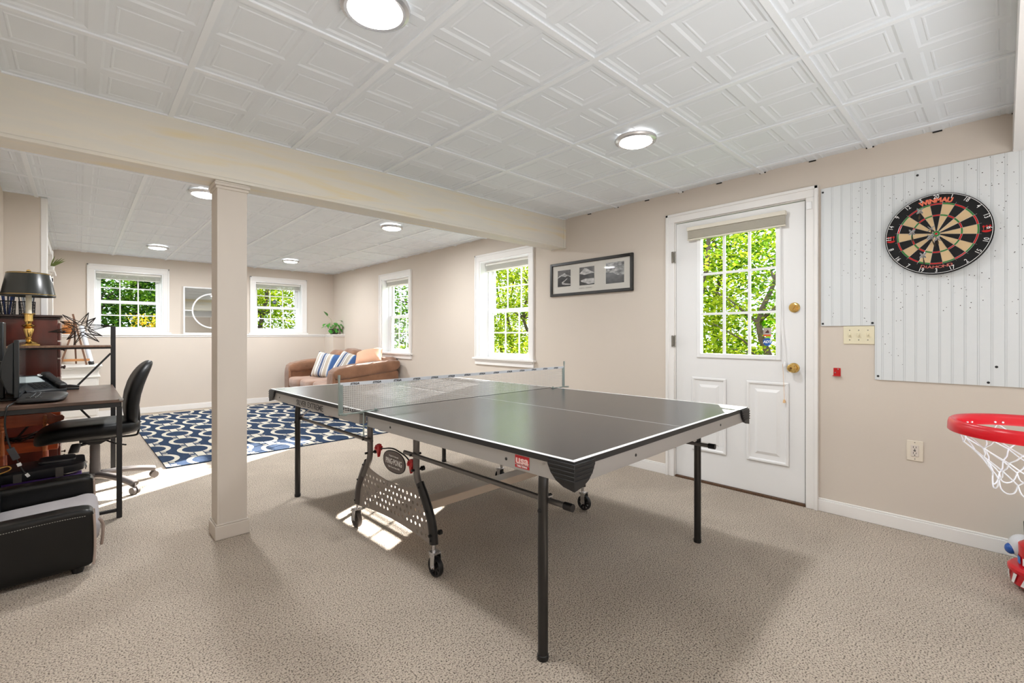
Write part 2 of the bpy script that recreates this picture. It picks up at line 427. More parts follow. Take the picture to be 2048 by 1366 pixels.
blind(TR(c2), .79, 2.02, .09, 'white raised mini blind in the window above the brown sofa')
blind(TF(cL), .74, 2.06, .08, 'white raised mini blind in the left window above the long ledge')
blind(TF(cR), .74, 2.06, .08, 'white raised mini blind in the ledge window beside the green potted plant')
# security sticker on window 4
s4 = thing('security_sticker', 'small round navy security sticker stuck on the ledge window near the potted plant', 'sticker', (2.545, FY+.12+.035, 1.74))
M_sticker = mat('sticker_blue', (30, 84, 160), rough=.4); M_swhite = mat('print_white', (240, 240, 240), rough=.5)
mb = MB(frame((2.545, FY+.12+.0405, 1.74), (1, 0, 0), (0, 0, 1))); mb.lathe([(0, 0), (.036, 0), (.036, .002), (0, .002)], n=8); mb.build('badge', mat('sticker_navy', (26, 50, 92), rough=.4), s4, smooth=0)
text('ADT', .026, frame((2.545, FY+.12+.0385, 1.74), (1, 0, 0), (0, 0, 1)), 'lettering', M_swhite, s4, bold=.0006)

# ------------------------------------------------------------------ door
M_door = mat('painted_steel_door', (238, 238, 238), rough=.42, bump=(200, .03, .0008))
yc = (DOOR[0]+DOOR[1])/2; w = DOOR[1]-DOOR[0]; T = TR(yc); h = w/2
mb = MB(T); casing(mb, w, 0, DOOR[3], c=.07)
mb.box(-h, -h+.006, 0, .12, 0, DOOR[3]); mb.box(h-.006, h, 0, .12, 0, DOOR[3]); mb.box(-h, h, 0, .12, DOOR[3]-.006, DOOR[3])
struct('trim_door', mb, M_trim, bevel=.003)
gy0, gy1, gz0, gz1 = 1.089, 1.629, 1.003, 1.93       # glazed opening
a0, a1 = yc-gy1, yc-gy0                              # local
mb = MB(T)
S = (-h+.009, h-.012, .018, 2.048); n0, n1 = .012, .055
for (A0, A1, Z0, Z1) in ((S[0], a0, S[2], S[3]), (a1, S[1], S[2], S[3]), (a0, a1, S[2], gz0), (a0, a1, gz1, S[3])): mb.box(A0, A1, n0, n1, Z0, Z1)
door = struct('door_1', mb, M_door, smooth=0)
# glazing frame and lites
mb = MB(T); f = .03
for (A0, A1, Z0, Z1) in ((a0-f, a0+.004, gz0-f, gz1+f), (a1-.004, a1+f, gz0-f, gz1+f), (a0, a1, gz0-f, gz0+.004), (a0, a1, gz1-.004, gz1+f)): mb.box(A0, A1, -.0, n0, Z0, Z1)
mb.build('glazing_frame', M_win, door, bevel=.005)
mb = MB(T)
for k in (1, 2):
    x = a0+(a1-a0)*k/3; mb.box(x-.009, x+.009, n0-.004, n0+.01, gz0, gz1)
for k in (1, 2):
    z = gz0+(gz1-gz0)*k/3; mb.box(a0, a1, n0-.0035, n0+.0095, z-.009, z+.009)
mb.build('muntin', M_win, door, smooth=0)
mb = MB(T); mb.quad((a0, .03, gz0), (a1, .03, gz0), (a1, .03, gz1), (a0, .03, gz1)); mb.build('glass', M_glass, door, smooth=0)
for (pa, pb) in ((-.325, -.06), (.085, .36)):
    mb = MB(T); z0, z1 = .245, .82
    R_ = [(0, 0), (.012, .006), (.018, .0), (.05, .001), (.075, -.006), (.08, -.006)]
    R_ = [(0, .0), (.006, -.005), (.016, -.005), (.024, .006), (.055, .006), (.075, -.003), (.08, -.003)]
    vs = []
    for (s_, q) in R_: vs += [(pa+s_, n0+q-.0012, z0+s_), (pb-s_, n0+q-.0012, z0+s_), (pb-s_, n0+q-.0012, z1-s_), (pa+s_, n0+q-.0012, z1-s_)]
    fs = [(4*r+i, 4*r+(i+1) % 4, 4*r+4+(i+1) % 4, 4*r+4+i) for r in range(len(R_)-1) for i in range(4)]; k = 4*(len(R_)-1); fs.append((k, k+1, k+2, k+3))
    # the pressed frame stands proud of the slab so that its shadow lines read
    vs = [(x, y-.0065, z) for (x, y, z) in vs]; mb.add(vs, fs)
    mb.build('raised_panel', M_door, door, smooth=0)
for nm, y, z, r in (('knob', .982, .925, .027), ('deadbolt', .979, 1.336, .024)):
    Tk = frame((D+n0, y, z), (0, -1, 0), (0, 0, 1)); mb = MB(Tk)
    mb.lathe([(0, 0), (.034, 0), (.034, .004), (.028, .010), (.014, .012), (.012, .02)]+([(.013, .034), (r, .042), (r+.001, .056), (.022, .064), (.0, .066)] if nm == 'knob' else [(.022, .022), (.022, .026), (0, .026)]), n=28)
    if nm == 'deadbolt': mb.box(-.005, .005, -.016, .016, .026, .038, T=Matrix.Rotation(-.5, 4, 'Z'))
    mb.build(nm, M_brass, door)
mb = MB(frame((D+n0, .982, .925), (0, -1, 0), (0, 0, 1))); mb.lathe([(0, .066), (.007, .066), (.007, .068), (0, .068)], n=12); mb.build('lock_button', mat('old_brass', (120, 88, 50), rough=.4, metal=.8), door)
M_hinge = mat('hinge_steel', (150, 146, 138), rough=.4, metal=.8)
for z in (1.78, 1.10, .28):
    mb = MB(T); mb.tube([(-h+.002, -.004, z-.045), (-h+.002, -.004, z+.045)], .007, 10)
    for q in (-.045, -.015, .015, .045): mb.tube([(-h+.002, -.004, z+q-.0015), (-h+.002, -.004, z+q+.0015)], .0085, 10)
    mb.box(-h-.016, -h+.002, -.0265, -.024, z-.045, z+.045); mb.box(-h-.012, -h+.0, -.024, -.004, z-.04, z+.04)
    mb.build('hinge', M_hinge, door)
mb = MB(T); mb.box(-h+.004, h-.004, -.006, .14, 0, .016); struct('trim_threshold', mb, mat('dark_oak_sill', (92, 66, 46), rough=.6, var=(12, .3, (1, 8, 1))), bevel=.002)
mb = MB(T); mb.box(h-.012, h-.0055, .018, .05, .02, 2.05); mb.build('weather_strip', mat('weather_strip', (58, 54, 48), rough=.8), door, smooth=0)
mb = MB(T); mb.box(h+.004, h+.036, -.026, -.016, 1.98, 2.03); struct('trim_door_sensor', mb, M_win, bevel=.003)
# door blind (bracket mounted on slab)
M_blind2 = mat('door_blind_ivory', (226, 220, 206), rough=.55)
_m = M_blind; M_blind = M_blind2
db = blind(TR(1.372), .70, 2.0, .002, 'ivory raised mini blind mounted over the glass of the white door', slats=16, drop=.105, th=.036)
M_blind = _m
mb = MB(); P = smoothpath([(D-.012, 1.06, 1.9), (D-.014, 1.055, 1.3), (D-.014, 1.04, 1.08), (D-.014, 1.03, .96)], 5)
mb.tube(P, .0022, 6); mb.lathe([(0, .02), (.004, .018), (.011, -.004), (.011, -.016), (0, -.018)], c=(D-.014, 1.03, .95), n=10)
mb.build('pull_cord', M_swhite, db)
mb = MB(); mb.tube([(D-.008, 1.045, .95), (D-.006, 1.035, .70)], .0012, 5); mb.lathe([(0, .012), (.006, .01), (.010, -.01), (0, -.014)], c=(D-.01, 1.035, .695), n=10); mb.build('cord_tassel', mat('tassel_wood', (226, 186, 138), rough=.5), db)
# stickers on the door glass
sx = D+.029
st = thing('security_sticker', 'blue octagonal security sticker with white letters on the door glass', 'sticker', (sx, 1.155, 1.10))
Ts = frame((sx, 1.155, 1.10), (0, -1, 0), (0, 0, 1)); mb = MB(Ts @ Matrix.Rotation(R(22.5), 4, 'Z')); mb.lathe([(0, 0), (.03, 0), (.03, .0008), (0, .0008)], n=8); mb.build('badge', M_sticker, st, smooth=0)
text('ADT', .026, Ts @ Matrix.Translation((0, 0, .0015)), 'lettering', M_swhite, st, bold=.0008, shear=.2)
st = thing('warning_sticker', 'small square grey and orange sticker with a dark emblem on the door glass', 'sticker', (sx, 1.155, 1.165))
Ts = frame((sx, 1.155, 1.17), (0, -1, 0), (0, 0, 1)); mb = MB(Ts); mb.box(-.026, .026, -.018, .03, 0, .0008); mb.build('label_paper', mat('sticker_grey', (168, 160, 152), rough=.6), st, smooth=0)
mb = MB(Ts); mb.box(-.026, .026, -.03, -.018, 0, .0009); mb.build('orange_band', mat('sticker_orange', (206, 84, 30), rough=.5), st, smooth=0)
mb = MB(Ts); mb.prism([(-.014, -.006), (.013, -.008), (.011, .006), (.004, .016), (-.002, .008), (-.008, .004)], .001, .0016); mb.build('emblem', mat('emblem_brown', (74, 24, 24), rough=.5), st, smooth=0)
st = thing('window_decal', 'pale green strip decal above the other stickers on the door glass', 'sticker', (sx, 1.15, 1.22))
Ts = frame((sx, 1.15, 1.235), (0, -1, 0), (0, 0, 1)); mb = MB(Ts); mb.box(-.055, .055, -.018, .018, 0, .0006)
mb.build('film', glass_mat('green_film', (.75, .95, .45, 1)), st, smooth=0)

# ------------------------------------------------------------------ ceiling lights
M_emit = mat('led_diffuser', (255, 255, 255), rough=.6, emit=((255, 252, 246), 9))
M_emit_ring = mat('light_ring', (214, 214, 216), rough=.25, metal=.7)
lights = [(.753, 1.50, 'round chrome-rimmed ceiling light at the top of the picture, nearest the camera'),
          (2.373, 1.475, 'round ceiling light over the ping pong table, closest to the white door'),
          (.74, 4.40, 'round ceiling light just left of the top of the white column'),
          (2.41, 4.43, 'round ceiling light just behind the beam, between column and right windows'),
          (.74, 7.50, 'small far ceiling light above the left window of the long ledge'),
          (2.37, 7.50, 'small far ceiling light near the corner with the potted plant')]
L0 = None
for i, (x, y, lb) in enumerate(lights):
    if i == 0:
        L0 = thing('ceiling_light', lb, 'ceiling light', (x, y, ZC), group='round flush lights in the tile ceiling')
        mb = MB(frame((x, y, ZC-.003), (1, 0, 0), (0, -1, 0)))
        mb.lathe([(.088, 0), (.118, 0), (.12, .006), (.116, .016), (.104, .022), (.092, .020), (.088, .012)], n=40, cap=False); mb.build('rim', M_emit_ring, L0)
        mb = MB(frame((x, y, ZC-.003), (1, 0, 0), (0, -1, 0)))
        mb.lathe([(.1, .014), (.094, .020), (.08, .028), (.05, .034), (0, .037)], n=40, cap=False); mb.build('diffuser', M_emit, L0)
    else: dup(L0, Matrix.Translation((x, y, ZC)), lb)
def area(name, loc, rot, size, power, col=(1, 1, 1), spread=180, sy=None, shape='DISK'):
    l = bpy.data.lights.new(name, 'AREA'); l.shape = shape if sy is None else 'RECTANGLE'; l.size = size
    if sy: l.size_y = sy
    l.energy = power; l.color = col; l.spread = R(spread)
    o = bpy.data.objects.new(name, l); COL.objects.link(o); o.location = loc; o.rotation_euler = rot
    return o
for i, (x, y, lb) in enumerate(lights+[(.75, -1.5, ''), (2.4, -1.5, '')]):  # the two extra positions are unseen lamps added behind the camera for fill
    area('lamp_and_fill', (x, y, ZC-.043), (0, 0, 0), .16, LAMP_W*(1 if i < 2 else (LFAR if i < 6 else .15)), (.97, .985, 1))

# ------------------------------------------------------------------ things on the right wall
# beadboard panel
def bead_mat():
    m = mat('white_beadboard', (222, 226, 228), rough=.45)
    nt = m.node_tree; N = nt.nodes; L = nt.links; b = N['Principled BSDF']
    tc = N.new('ShaderNodeTexCoord'); vo = N.new('ShaderNodeTexVoronoi'); vo.inputs['Scale'].default_value = 46; L.new(tc.outputs['Object'], vo.inputs['Vector'])
    lt = N.new('ShaderNodeMath'); lt.operation = 'LESS_THAN'; lt.inputs[1].default_value = .11; L.new(vo.outputs['Distance'], lt.inputs[0])
    n = N.new('ShaderNodeTexNoise'); n.inputs['Scale'].default_value = 4; L.new(tc.outputs['Object'], n.inputs['Vector'])
    vm = N.new('ShaderNodeVectorMath'); vm.operation = 'DISTANCE'; vm.inputs[1].default_value = (D-.012, .22, 1.62); 
    geo = N.new('ShaderNodeNewGeometry'); L.new(geo.outputs['Position'], vm.inputs[0])
    d1 = N.new('ShaderNodeMapRange'); d1.inputs['From Min'].default_value = .25; d1.inputs['From Max'].default_value = .75; d1.inputs['To Min'].default_value = .22; d1.inputs['To Max'].default_value = -.22
    L.new(vm.outputs['Value'], d1.inputs['Value'])
    ad = N.new('ShaderNodeMath'); L.new(n.outputs['Fac'], ad.inputs[0]); L.new(d1.outputs[0], ad.inputs[1])
    gt = N.new('ShaderNodeMath'); gt.operation = 'GREATER_THAN'; gt.inputs[1].default_value = .52; L.new(ad.outputs[0], gt.inputs[0])
    mu = N.new('ShaderNodeMath'); mu.operation = 'MULTIPLY'; L.new(lt.outputs[0], mu.inputs[0]); L.new(gt.outputs[0], mu.inputs[1])
    mx = N.new('ShaderNodeMix'); mx.data_type = 'RGBA'; mx.inputs[6].default_value = lin(222, 226, 228); mx.inputs[7].default_value = lin(80, 78, 76)
    L.new(mu.outputs[0], mx.inputs[0]); L.new(mx.outputs[2], b.inputs['Base Color'])
    return m
bd = thing('beadboard_panel', 'white grooved beadboard panel fixed to the wall behind the dartboard', 'wall panel', (D, .2, .88))
mb = MB(); t = .010
def bead(y0, y1, z0, z1):
    # boards between paired bead grooves, pitch 5 cm
    k = math.floor(y0/.0508); y = y0
    edges = []
    while True:
        g = (k+1)*.0508
        if g >= y1: edges.append((y, y1)); break
        edges.append((y, g)); y = g; k += 1
    for (a, b) in edges:
        mb.box(D-t+.0011, D-.0005, a, b, z0, z1, mi=1)
        if b-a > .02:
            mb.box(D-t, D-t+.0011, a+.0015, b-.0085, z0, z1); mb.box(D-t, D-t+.0011, b-.0065, b-.0018, z0, z1)
bead(-1.25, .541, .878, 2.10); bead(.541, .82, 1.207, 2.10)
mb.build('board', [bead_mat(), mat('groove_shadow', (206, 210, 212), rough=.6)], bd, smooth=0)
M_screw = mat('black_screw', (24, 24, 26), rough=.5)
for (y, z) in ((.81, 2.075), (.345, 2.07), (.81, 1.222), (.552, 1.222), (.525, .90), (.06, .895), (.03, .98)):
    mb = MB(frame((D-t, y, z), (0, -1, 0), (0, 0, 1))); mb.lathe([(.0065, 0), (.0055, .003), (0, .004)], n=12); mb.build('screw', M_screw, bd)

# dartboard
DBY, DBZ, DBX = .262, 1.714, D-t-.001
TD = frame((DBX-.034, DBY, DBZ), (0, -1, 0), (0, 0, 1))     # face plane, z toward the room
M_db_black = mat('sisal_black', (14, 14, 16), rough=.8, bump=(500, .15, .0005)); M_db_cream = mat('sisal_cream', (214, 186, 144), rough=.85, bump=(500, .15, .0005))
M_db_red = mat('sisal_red', (196, 28, 30), rough=.8); M_db_green = mat('sisal_green', (52, 128, 58), rough=.8)
M_wire = mat('steel_wire', (190, 190, 190), rough=.3, metal=.9); M_num = mat('number_white', (240, 240, 240), rough=.4)
db_ = thing('dartboard', 'round bristle dartboard with black surround and white number ring on the beadboard', 'dartboard', (DBX, DBY, DBZ-.226))
mb = MB(TD); mb.lathe([(0, -.034), (.218, -.034), (.2255, -.028), (.2255, -.002), (.223, 0), (0, 0)], n=96); mb.build('board', M_db_black, db_)
mb = MB(TD)
def ringseg(r0, r1, a0, a1, z, mi, n=4):
    for k in range(n):
        A = a0+(a1-a0)*k/n; B = a0+(a1-a0)*(k+1)/n
        mb.add([(r0*math.cos(A), r0*math.sin(A), z), (r1*math.cos(A), r1*math.sin(A), z), (r1*math.cos(B), r1*math.sin(B), z), (r0*math.cos(B), r0*math.sin(B), z)], [(0, 1, 2, 3)], mi)
for i in range(20):
    c = PI/2-i*PI/10; a, b = c-PI/20, c+PI/20; ev = i % 2 == 0
    ringseg(.016, .099, a, b, .0006, 0 if ev else 1); ringseg(.107, .162, a, b, .0006, 0 if ev else 1)
    ringseg(.099, .107, a, b, .0006, 2 if ev else 3); ringseg(.162, .170, a, b, .0006, 2 if ev else 3)
    ringseg(.0064, .016, a, b, .0006, 3); ringseg(0, .0064, a, b, .0006, 2)
mb.build('scoring_face', [M_db_black, M_db_cream, M_db_red, M_db_green], db_, smooth=0)
mb = MB(TD)
circ = lambda r, z, n=72: [(r*math.cos(2*PI*k/n), r*math.sin(2*PI*k/n), z) for k in range(n)]
for r in (.0064, .016, .099, .107, .162, .170): mb.tube(circ(r, .0012), .0005, 5, closed=True)
for i in range(20):
    A = PI/2-i*PI/10-PI/20; mb.tube([(.016*math.cos(A), .016*math.sin(A), .0012), (.180*math.cos(A), .180*math.sin(A), .0012)], .0005, 5)
mb.build('segment_wire', M_wire, db_)
mb = MB(TD); mb.tube(circ(.2195, .004, 96), .0013, 6, closed=True); mb.build('number_ring', M_num, db_)
for i, nn in enumerate([20, 1, 18, 4, 13, 6, 10, 15, 2, 17, 3, 19, 7, 16, 8, 11, 14, 9, 12, 5]):
    A = PI/2-i*PI/10; up = 1 if math.sin(A) > -.2 else -1
    rot = (A-PI/2) if up > 0 else (A+PI/2)
    Mt = TD @ Matrix.Translation((.2055*math.cos(A), .2055*math.sin(A), .004)) @ Matrix.Rotation(rot, 4, 'Z')
    text(str(nn), .031, Mt, 'number', M_num, db_, thick=.0008, wide=.8, bold=.0002)
M_logo = mat('logo_orange', (236, 120, 90), rough=.6); M_logo2 = mat('logo_rose', (206, 110, 100), rough=.6)
# maker's lettering bent along the top of the surround
W_ = 'WINMAU'; ww = [1.25, .55, 1, 1.25, 1, 1]; tot = sum(ww); ang = PI/2+.36; 
for ch, w_ in zip(W_, ww):
    ang -= .72*w_/tot/2
    Mt = TD @ Matrix.Translation((.186*math.cos(ang), .186*math.sin(ang), .0008)) @ Matrix.Rotation(ang-PI/2, 4, 'Z')
    text(ch, .034, Mt, 'logo_letter', M_logo, db_, thick=.0006, wide=1.0, bold=.0018); ang -= .72*w_/tot/2
ang = -PI/2-.36; Wd = 'DIAMOND'; wd = [1, .5, 1, 1.2, 1.1, 1, 1]; tot = sum(wd)
for ch, w_ in zip(Wd, wd):
    ang += .72*w_/tot/2
    Mt = TD @ Matrix.Translation((.186*math.cos(ang), .186*math.sin(ang), .0008)) @ Matrix.Rotation(ang+PI/2, 4, 'Z')
    text(ch, .021, Mt, 'logo_letter', M_logo2, db_, thick=.0006, wide=1.45, bold=.0003); ang += .72*w_/tot/2
for s in (-1, 1):   # little crossed-dart emblems at either side
    Te = TD @ Matrix.Translation((s*.197, -.004, .0008)); mb = MB(Te)
    mb.prism([(.019*math.cos(a), -.008+.011*math.sin(a)) for a in [PI+PI*k/10 for k in range(11)]], 0, .0008, mi=0)
    for q in (-.012, 0, .012): mb.prism([(q-.004, .010), (q, .006), (q+.004, .010), (q+.0045, .016), (q, .019), (q-.0045, .016)], 0, .0008, mi=0); mb.box(q-.0007, q+.0007, -.006, .007, 0, .0008, mi=1)
    mb.build('side_emblem', [M_db_red, M_logo], db_, smooth=0)
# darts
M_flight = mat('dart_flight', (196, 198, 200), rough=.4); M_stripe = mat('flight_stripe', (40, 42, 46), rough=.4); M_barrel = mat('dart_barrel', (96, 88, 78), rough=.3, metal=.9)
def make_dart(label):
    # local: tip at origin, dart runs along +Z
    d = thing('dart', label, 'dart', (0, 0, 0), group='darts stuck in the dartboard')
    mb = MB(); mb.lathe([(.0002, -.012), (.001, .002), (.001, .028), (.003, .03), (.0034, .05), (.003, .072), (.0016, .075)], n=12); mb.build('barrel', M_barrel, d)
    mb = MB(); mb.tube([(0, 0, .074), (0, 0, .125)], .0019, 8); mb.build('shaft', M_black, d)
    mb = MB()
    for k in range(4):
        A = PI/4+k*PI/2; c, s = math.cos(A), math.sin(A)
        out = [(.0015, .112), (.010, .122), (.0185, .130), (.0185, .147), (.013, .153), (.0015, .153)]
        n_ = (-s*.0003, c*.0003)
        mb.add([(r*c+n_[0], r*s+n_[1], z) for r, z in out]+[(r*c-n_[0], r*s-n_[1], z) for r, z in out], [tuple(range(6)), tuple(reversed(range(6, 12)))]+[(i, i+6, (i+1) % 6+6, (i+1) % 6) for i in range(6)], 0)
        for q in (.135, .142):
            mb.add([(r*c+e*n_[0]*1.6, r*s+e*n_[1]*1.6, z) for e in (1, -1) for (r, z) in ((.004, q), (.0183, q), (.0183, q+.0028), (.004, q+.0028))], [(0, 1, 2, 3), (7, 6, 5, 4)], 1)
    mb.build('flight', [M_flight, M_stripe], d, smooth=0)
    return d
darts = [(.335, 1.799, -.972, -.121, .202, 'dart with striped flight stuck highest, at the upper left of the dartboard'),
         (.361, 1.678, -.959, -.070, .276, 'leftmost dart, stuck on the left side of the inner ring'),
         (.280, 1.719, -.998, -.052, .024, 'dart just above and left of the bullseye'),
         (.263, 1.635, -.941, .091, .326, 'dart stuck below the bullseye, its flight crossing left of it'),
         (.253, 1.650, -.992, -.039, .118, 'rightmost dart, its flight just below the bullseye'),
         (.311, 1.542, -.954, -.036, .298, 'lowest dart, stuck near the bottom of the dartboard')]
d0 = None
for (y, z, dx, dy, dz, lb) in darts:
    zz = Vector((dx, dy, dz)).normalized(); xx = Vector((0, 1, 0)).cross(zz).normalized(); yy = zz.cross(xx)
    M = frame((DBX-.036, y, z), xx, yy, zz)
    if d0 is None: d0 = make_dart(lb); first = M
    else: dup(d0, M, lb)
d0.matrix_world = first; WM[d0.name] = first

# switch plate, outlet, red clip
M_ivory = mat('ivory_plastic', (232, 224, 196), rough=.35); M_ivory2 = mat('almond_plastic', (232, 222, 206), rough=.35)
sw = thing('light_switch', 'ivory triple toggle switch plate under the corner of the beadboard', 'light switch', (D, .62, 1.09))
mb = MB(); mb.box(D-.007, D, .542, .700, 1.092, 1.204); mb.build('plate', M_ivory, sw, bevel=.003)
for k in range(3):
    y = .621+(k-1)*.046
    mb = MB(); mb.box(D-.010, D-.0071, y-.006, y+.006, 1.135, 1.161); mb.box(D-.022, D-.009, y-.0035, y+.0035, 1.143, 1.152, T=None); mb.build('toggle', M_ivory, sw, bevel=.001)
    for z in (1.118, 1.178):
        mb = MB(frame((D-.007, y, z), (0, -1, 0), (0, 0, 1))); mb.lathe([(.0035, 0), (.003, .001), (0, .0012)], n=10); mb.build('screw', M_hinge, sw)
ou = thing('wall_outlet', 'almond wall outlet plate low on the wall right of the door', 'outlet', (D, .357, .416))
mb = MB(); mb.box(D-.006, D, .320, .394, .418, .536); mb.build('plate', M_ivory2, ou, bevel=.003)
mb = MB(); mb.box(D-.009, D-.0061, .340, .374, .444, .510); mb.build('receptacle', mat('outlet_face', (224, 214, 204), rough=.35), ou, bevel=.002)
mb = MB()
for z in (.461, .495):
    for y in (.351, .363): mb.box(D-.0095, D-.0085, y-.0012, y+.0012, z-.001, z+.008)
    mb.box(D-.0095, D-.0085, .3545, .3595, z-.011, z-.006)
mb.box(D-.0102, D-.0085, .352, .362, .475, .481)
mb.build('slots', M_black, ou, smooth=0)
for z in (.43, .525):
    mb = MB(frame((D-.006, .357, z), (0, -1, 0), (0, 0, 1))); mb.lathe([(.003, 0), (.0026, .001), (0, .0012)], n=10); mb.build('screw', M_hinge, ou)
rc = thing('wall_bracket', 'small red metal bracket screwed to the wall beside the door', 'bracket', (D, .734, .886))
mb = MB(); mb.box(D-.004, D, .715, .753, .888, .938); mb.box(D-.022, D-.004, .713, .755, .886, .890); mb.build('body', mat('red_metal', (190, 24, 26), rough=.35), rc, bevel=.001)
for (y, z) in ((.728, .93), (.744, .908)):
    mb = MB(frame((D-.004, y, z), (0, -1, 0), (0, 0, 1))); mb.lathe([(.0045, 0), (.0035, .002), (0, .0026)], n=10); mb.build('screw', M_chrome, rc)

# framed triptych
py0, py1, pz0, pz1 = 2.218, 3.184, 1.538, 1.870
fr = thing('framed_picture', 'long black framed triptych of three mountain photographs on the wall beside the door', 'picture', (D, 2.70, pz0))
M_frameblk = mat('black_frame', (30, 29, 27), rough=.35)
mb = MB(); f = .027; x0, x1 = D-.024, D
for (a, b, c, d) in ((py0, py0+f, pz0, pz1), (py1-f, py1, pz0, pz1), (py0+f, py1-f, pz0, pz0+f), (py0+f, py1-f, pz1-f, pz1)):
    mb.box(x0, x1, a, b, c, d)
mb.build('frame', M_frameblk, fr, bevel=.003)
mb = MB(); mb.box(D-.010, D-.002, py0+f, py1-f, pz0+f, pz1-f); mb.build('mat_board', mat('mat_board', (226, 222, 214), rough=.7), fr, smooth=0)
def photo_mat(seed, kind):
    m = bpy.data.materials.new('landscape_photo'); m.use_nodes = True; nt = m.node_tree; N = nt.nodes; L = nt.links; b = N['Principled BSDF']; b.inputs['Roughness'].default_value = .25
    tc = N.new('ShaderNodeTexCoord'); n = N.new('ShaderNodeTexNoise'); n.inputs['Scale'].default_value = 22; n.inputs['Detail'].default_value = 6
    mp = N.new('ShaderNodeMapping'); mp.inputs['Location'].default_value = (seed, seed*2, 0); mp.inputs['Scale'].default_value = (1, 1, 2.0)
    L.new(tc.outputs['Object'], mp.inputs[0]); L.new(mp.outputs[0], n.inputs['Vector'])
    cr = N.new('ShaderNodeValToRGB'); e = cr.color_ramp.elements; e[0].position = .35; e[1].position = .7
    lo, hi = ((45, 43, 42), (190, 188, 185)) if kind == 'rock' else ((150, 148, 146), (225, 222, 220)) if kind == 'snow' else ((70, 67, 65), (105, 102, 99)) if kind == 'sky' else ((40, 38, 37), (72, 69, 66))
    e[0].color = lin(*lo); e[1].color = lin(*hi)
    L.new(n.outputs['Fac'], cr.inputs[0]); L.new(cr.outputs[0], b.inputs['Base Color'])
    return m
PM = [photo_mat(1, 'sky'), photo_mat(2, 'snow'), photo_mat(3, 'dark'), photo_mat(4, 'rock'), photo_mat(5, 'snow')]
for k, yc_ in enumerate((3.006, 2.724, 2.408)):
    s = [.083, .088, .097][k]; zc_ = 1.714; x = D-.0115
    Tp = frame((x, yc_, zc_), (0, -1, 0), (0, 0, 1)); mb = MB(Tp); q = s
    mb.box(-q, q, -q*.98, q*.98, -.001, 0, mi=0 if k < 2 else 3)
    if k == 0:
        mb.prism([(-q, .1*q), (-.7*q, .35*q), (-.3*q, .5*q), (.1*q, .62*q), (.4*q, .4*q), (q, .2*q), (q, -.1*q), (-q, -.1*q)], 0, .0004, mi=1)
        mb.prism([(-q, .05*q), (-.4*q, .3*q), (.2*q, .15*q), (.6*q, .3*q), (q, .05*q), (q, -q*.98), (-q, -q*.98)], .0004, .0006, mi=2)
        mb.prism([(.5*q, -.0*q), (.1*q, -.25*q), (-.35*q, -.45*q), (-.3*q, -.7*q), (.3*q, -.8*q), (q, -.85*q), (q, -.7*q), (.2*q, -.62*q), (-.1*q, -.5*q), (.2*q, -.3*q), (.55*q, -.05*q)], .0006, .0008, mi=4)
    elif k == 1:
        mb.prism([(-q, .3*q), (-.6*q, .62*q), (-.3*q, .86*q), (0, .82*q), (.4*q, .55*q), (q, .3*q), (q, 0), (-q, 0)], 0, .0004, mi=1)
        mb.prism([(-q, .3*q), (-.3*q, .12*q), (.3*q, .22*q), (q, .25*q), (q, -.98*q), (-q, -.98*q)], .0004, .0006, mi=2)
        mb.prism([(-.85*q, -.45*q), (-.2*q, -.3*q), (q, -.32*q), (q, -.86*q), (.2*q, -.9*q), (-.2*q, -.75*q), (-.7*q, -.62*q)], .0006, .0008, mi=4)
    else:
        mb.prism([(-q, .1*q), (-.2*q, .0*q), (.3*q, -.25*q), (q, -.35*q), (q, -.98*q), (-q, -.98*q)], 0, .0004, mi=2)
    mb.build('photo_print', PM, fr, smooth=0)
text('ANSEL ADAMS', .016, frame((D-.0115, 2.74, 1.600), (0, -1, 0), (0, 0, 1)), 'caption', mat('caption_grey', (150, 145, 138), rough=.6), fr, thick=.0003, space=1.6)
mb = MB(); mb.box(D-.020, D-.019, py0+f-.002, py1-f+.002, pz0+f-.002, pz1-f+.002); mb.build('cover_glass', M_glass, fr, smooth=0)
# ------------------------------------------------------------------ ping pong table (local: x across w, y along l)
TT = Matrix.Translation((1.0982, .8957, 0)) @ Matrix.Rotation(R(1.8766), 4, 'Z')
M_top = mat('table_top_paint', (46, 45, 46), rough=.25, spec=1.0, bump=(300, .02, .0004))
M_line = mat('white_line', (238, 238, 238), rough=.35); M_edge = mat('black_edge', (34, 34, 35), rough=.45)
M_leg = mat('black_leg', (26, 24, 25), rough=.28, spec=.6); M_tube = mat('grey_tube', (112, 108, 106), rough=.35, metal=.4)
M_panel = mat('panel_grey', (150, 142, 136), rough=.45, metal=.3); M_red = mat('red_plastic', (176, 24, 28), rough=.35)
tb = thing('ping_pong_table', 'black topped folding ping pong table with silver sides and white edge lines', 'ping pong table', (1.0982, .8957, 0), R(1.8766))
Wd, Ln, G0, G1, ZT = 1.525, 2.74, 1.342, 1.358, .76
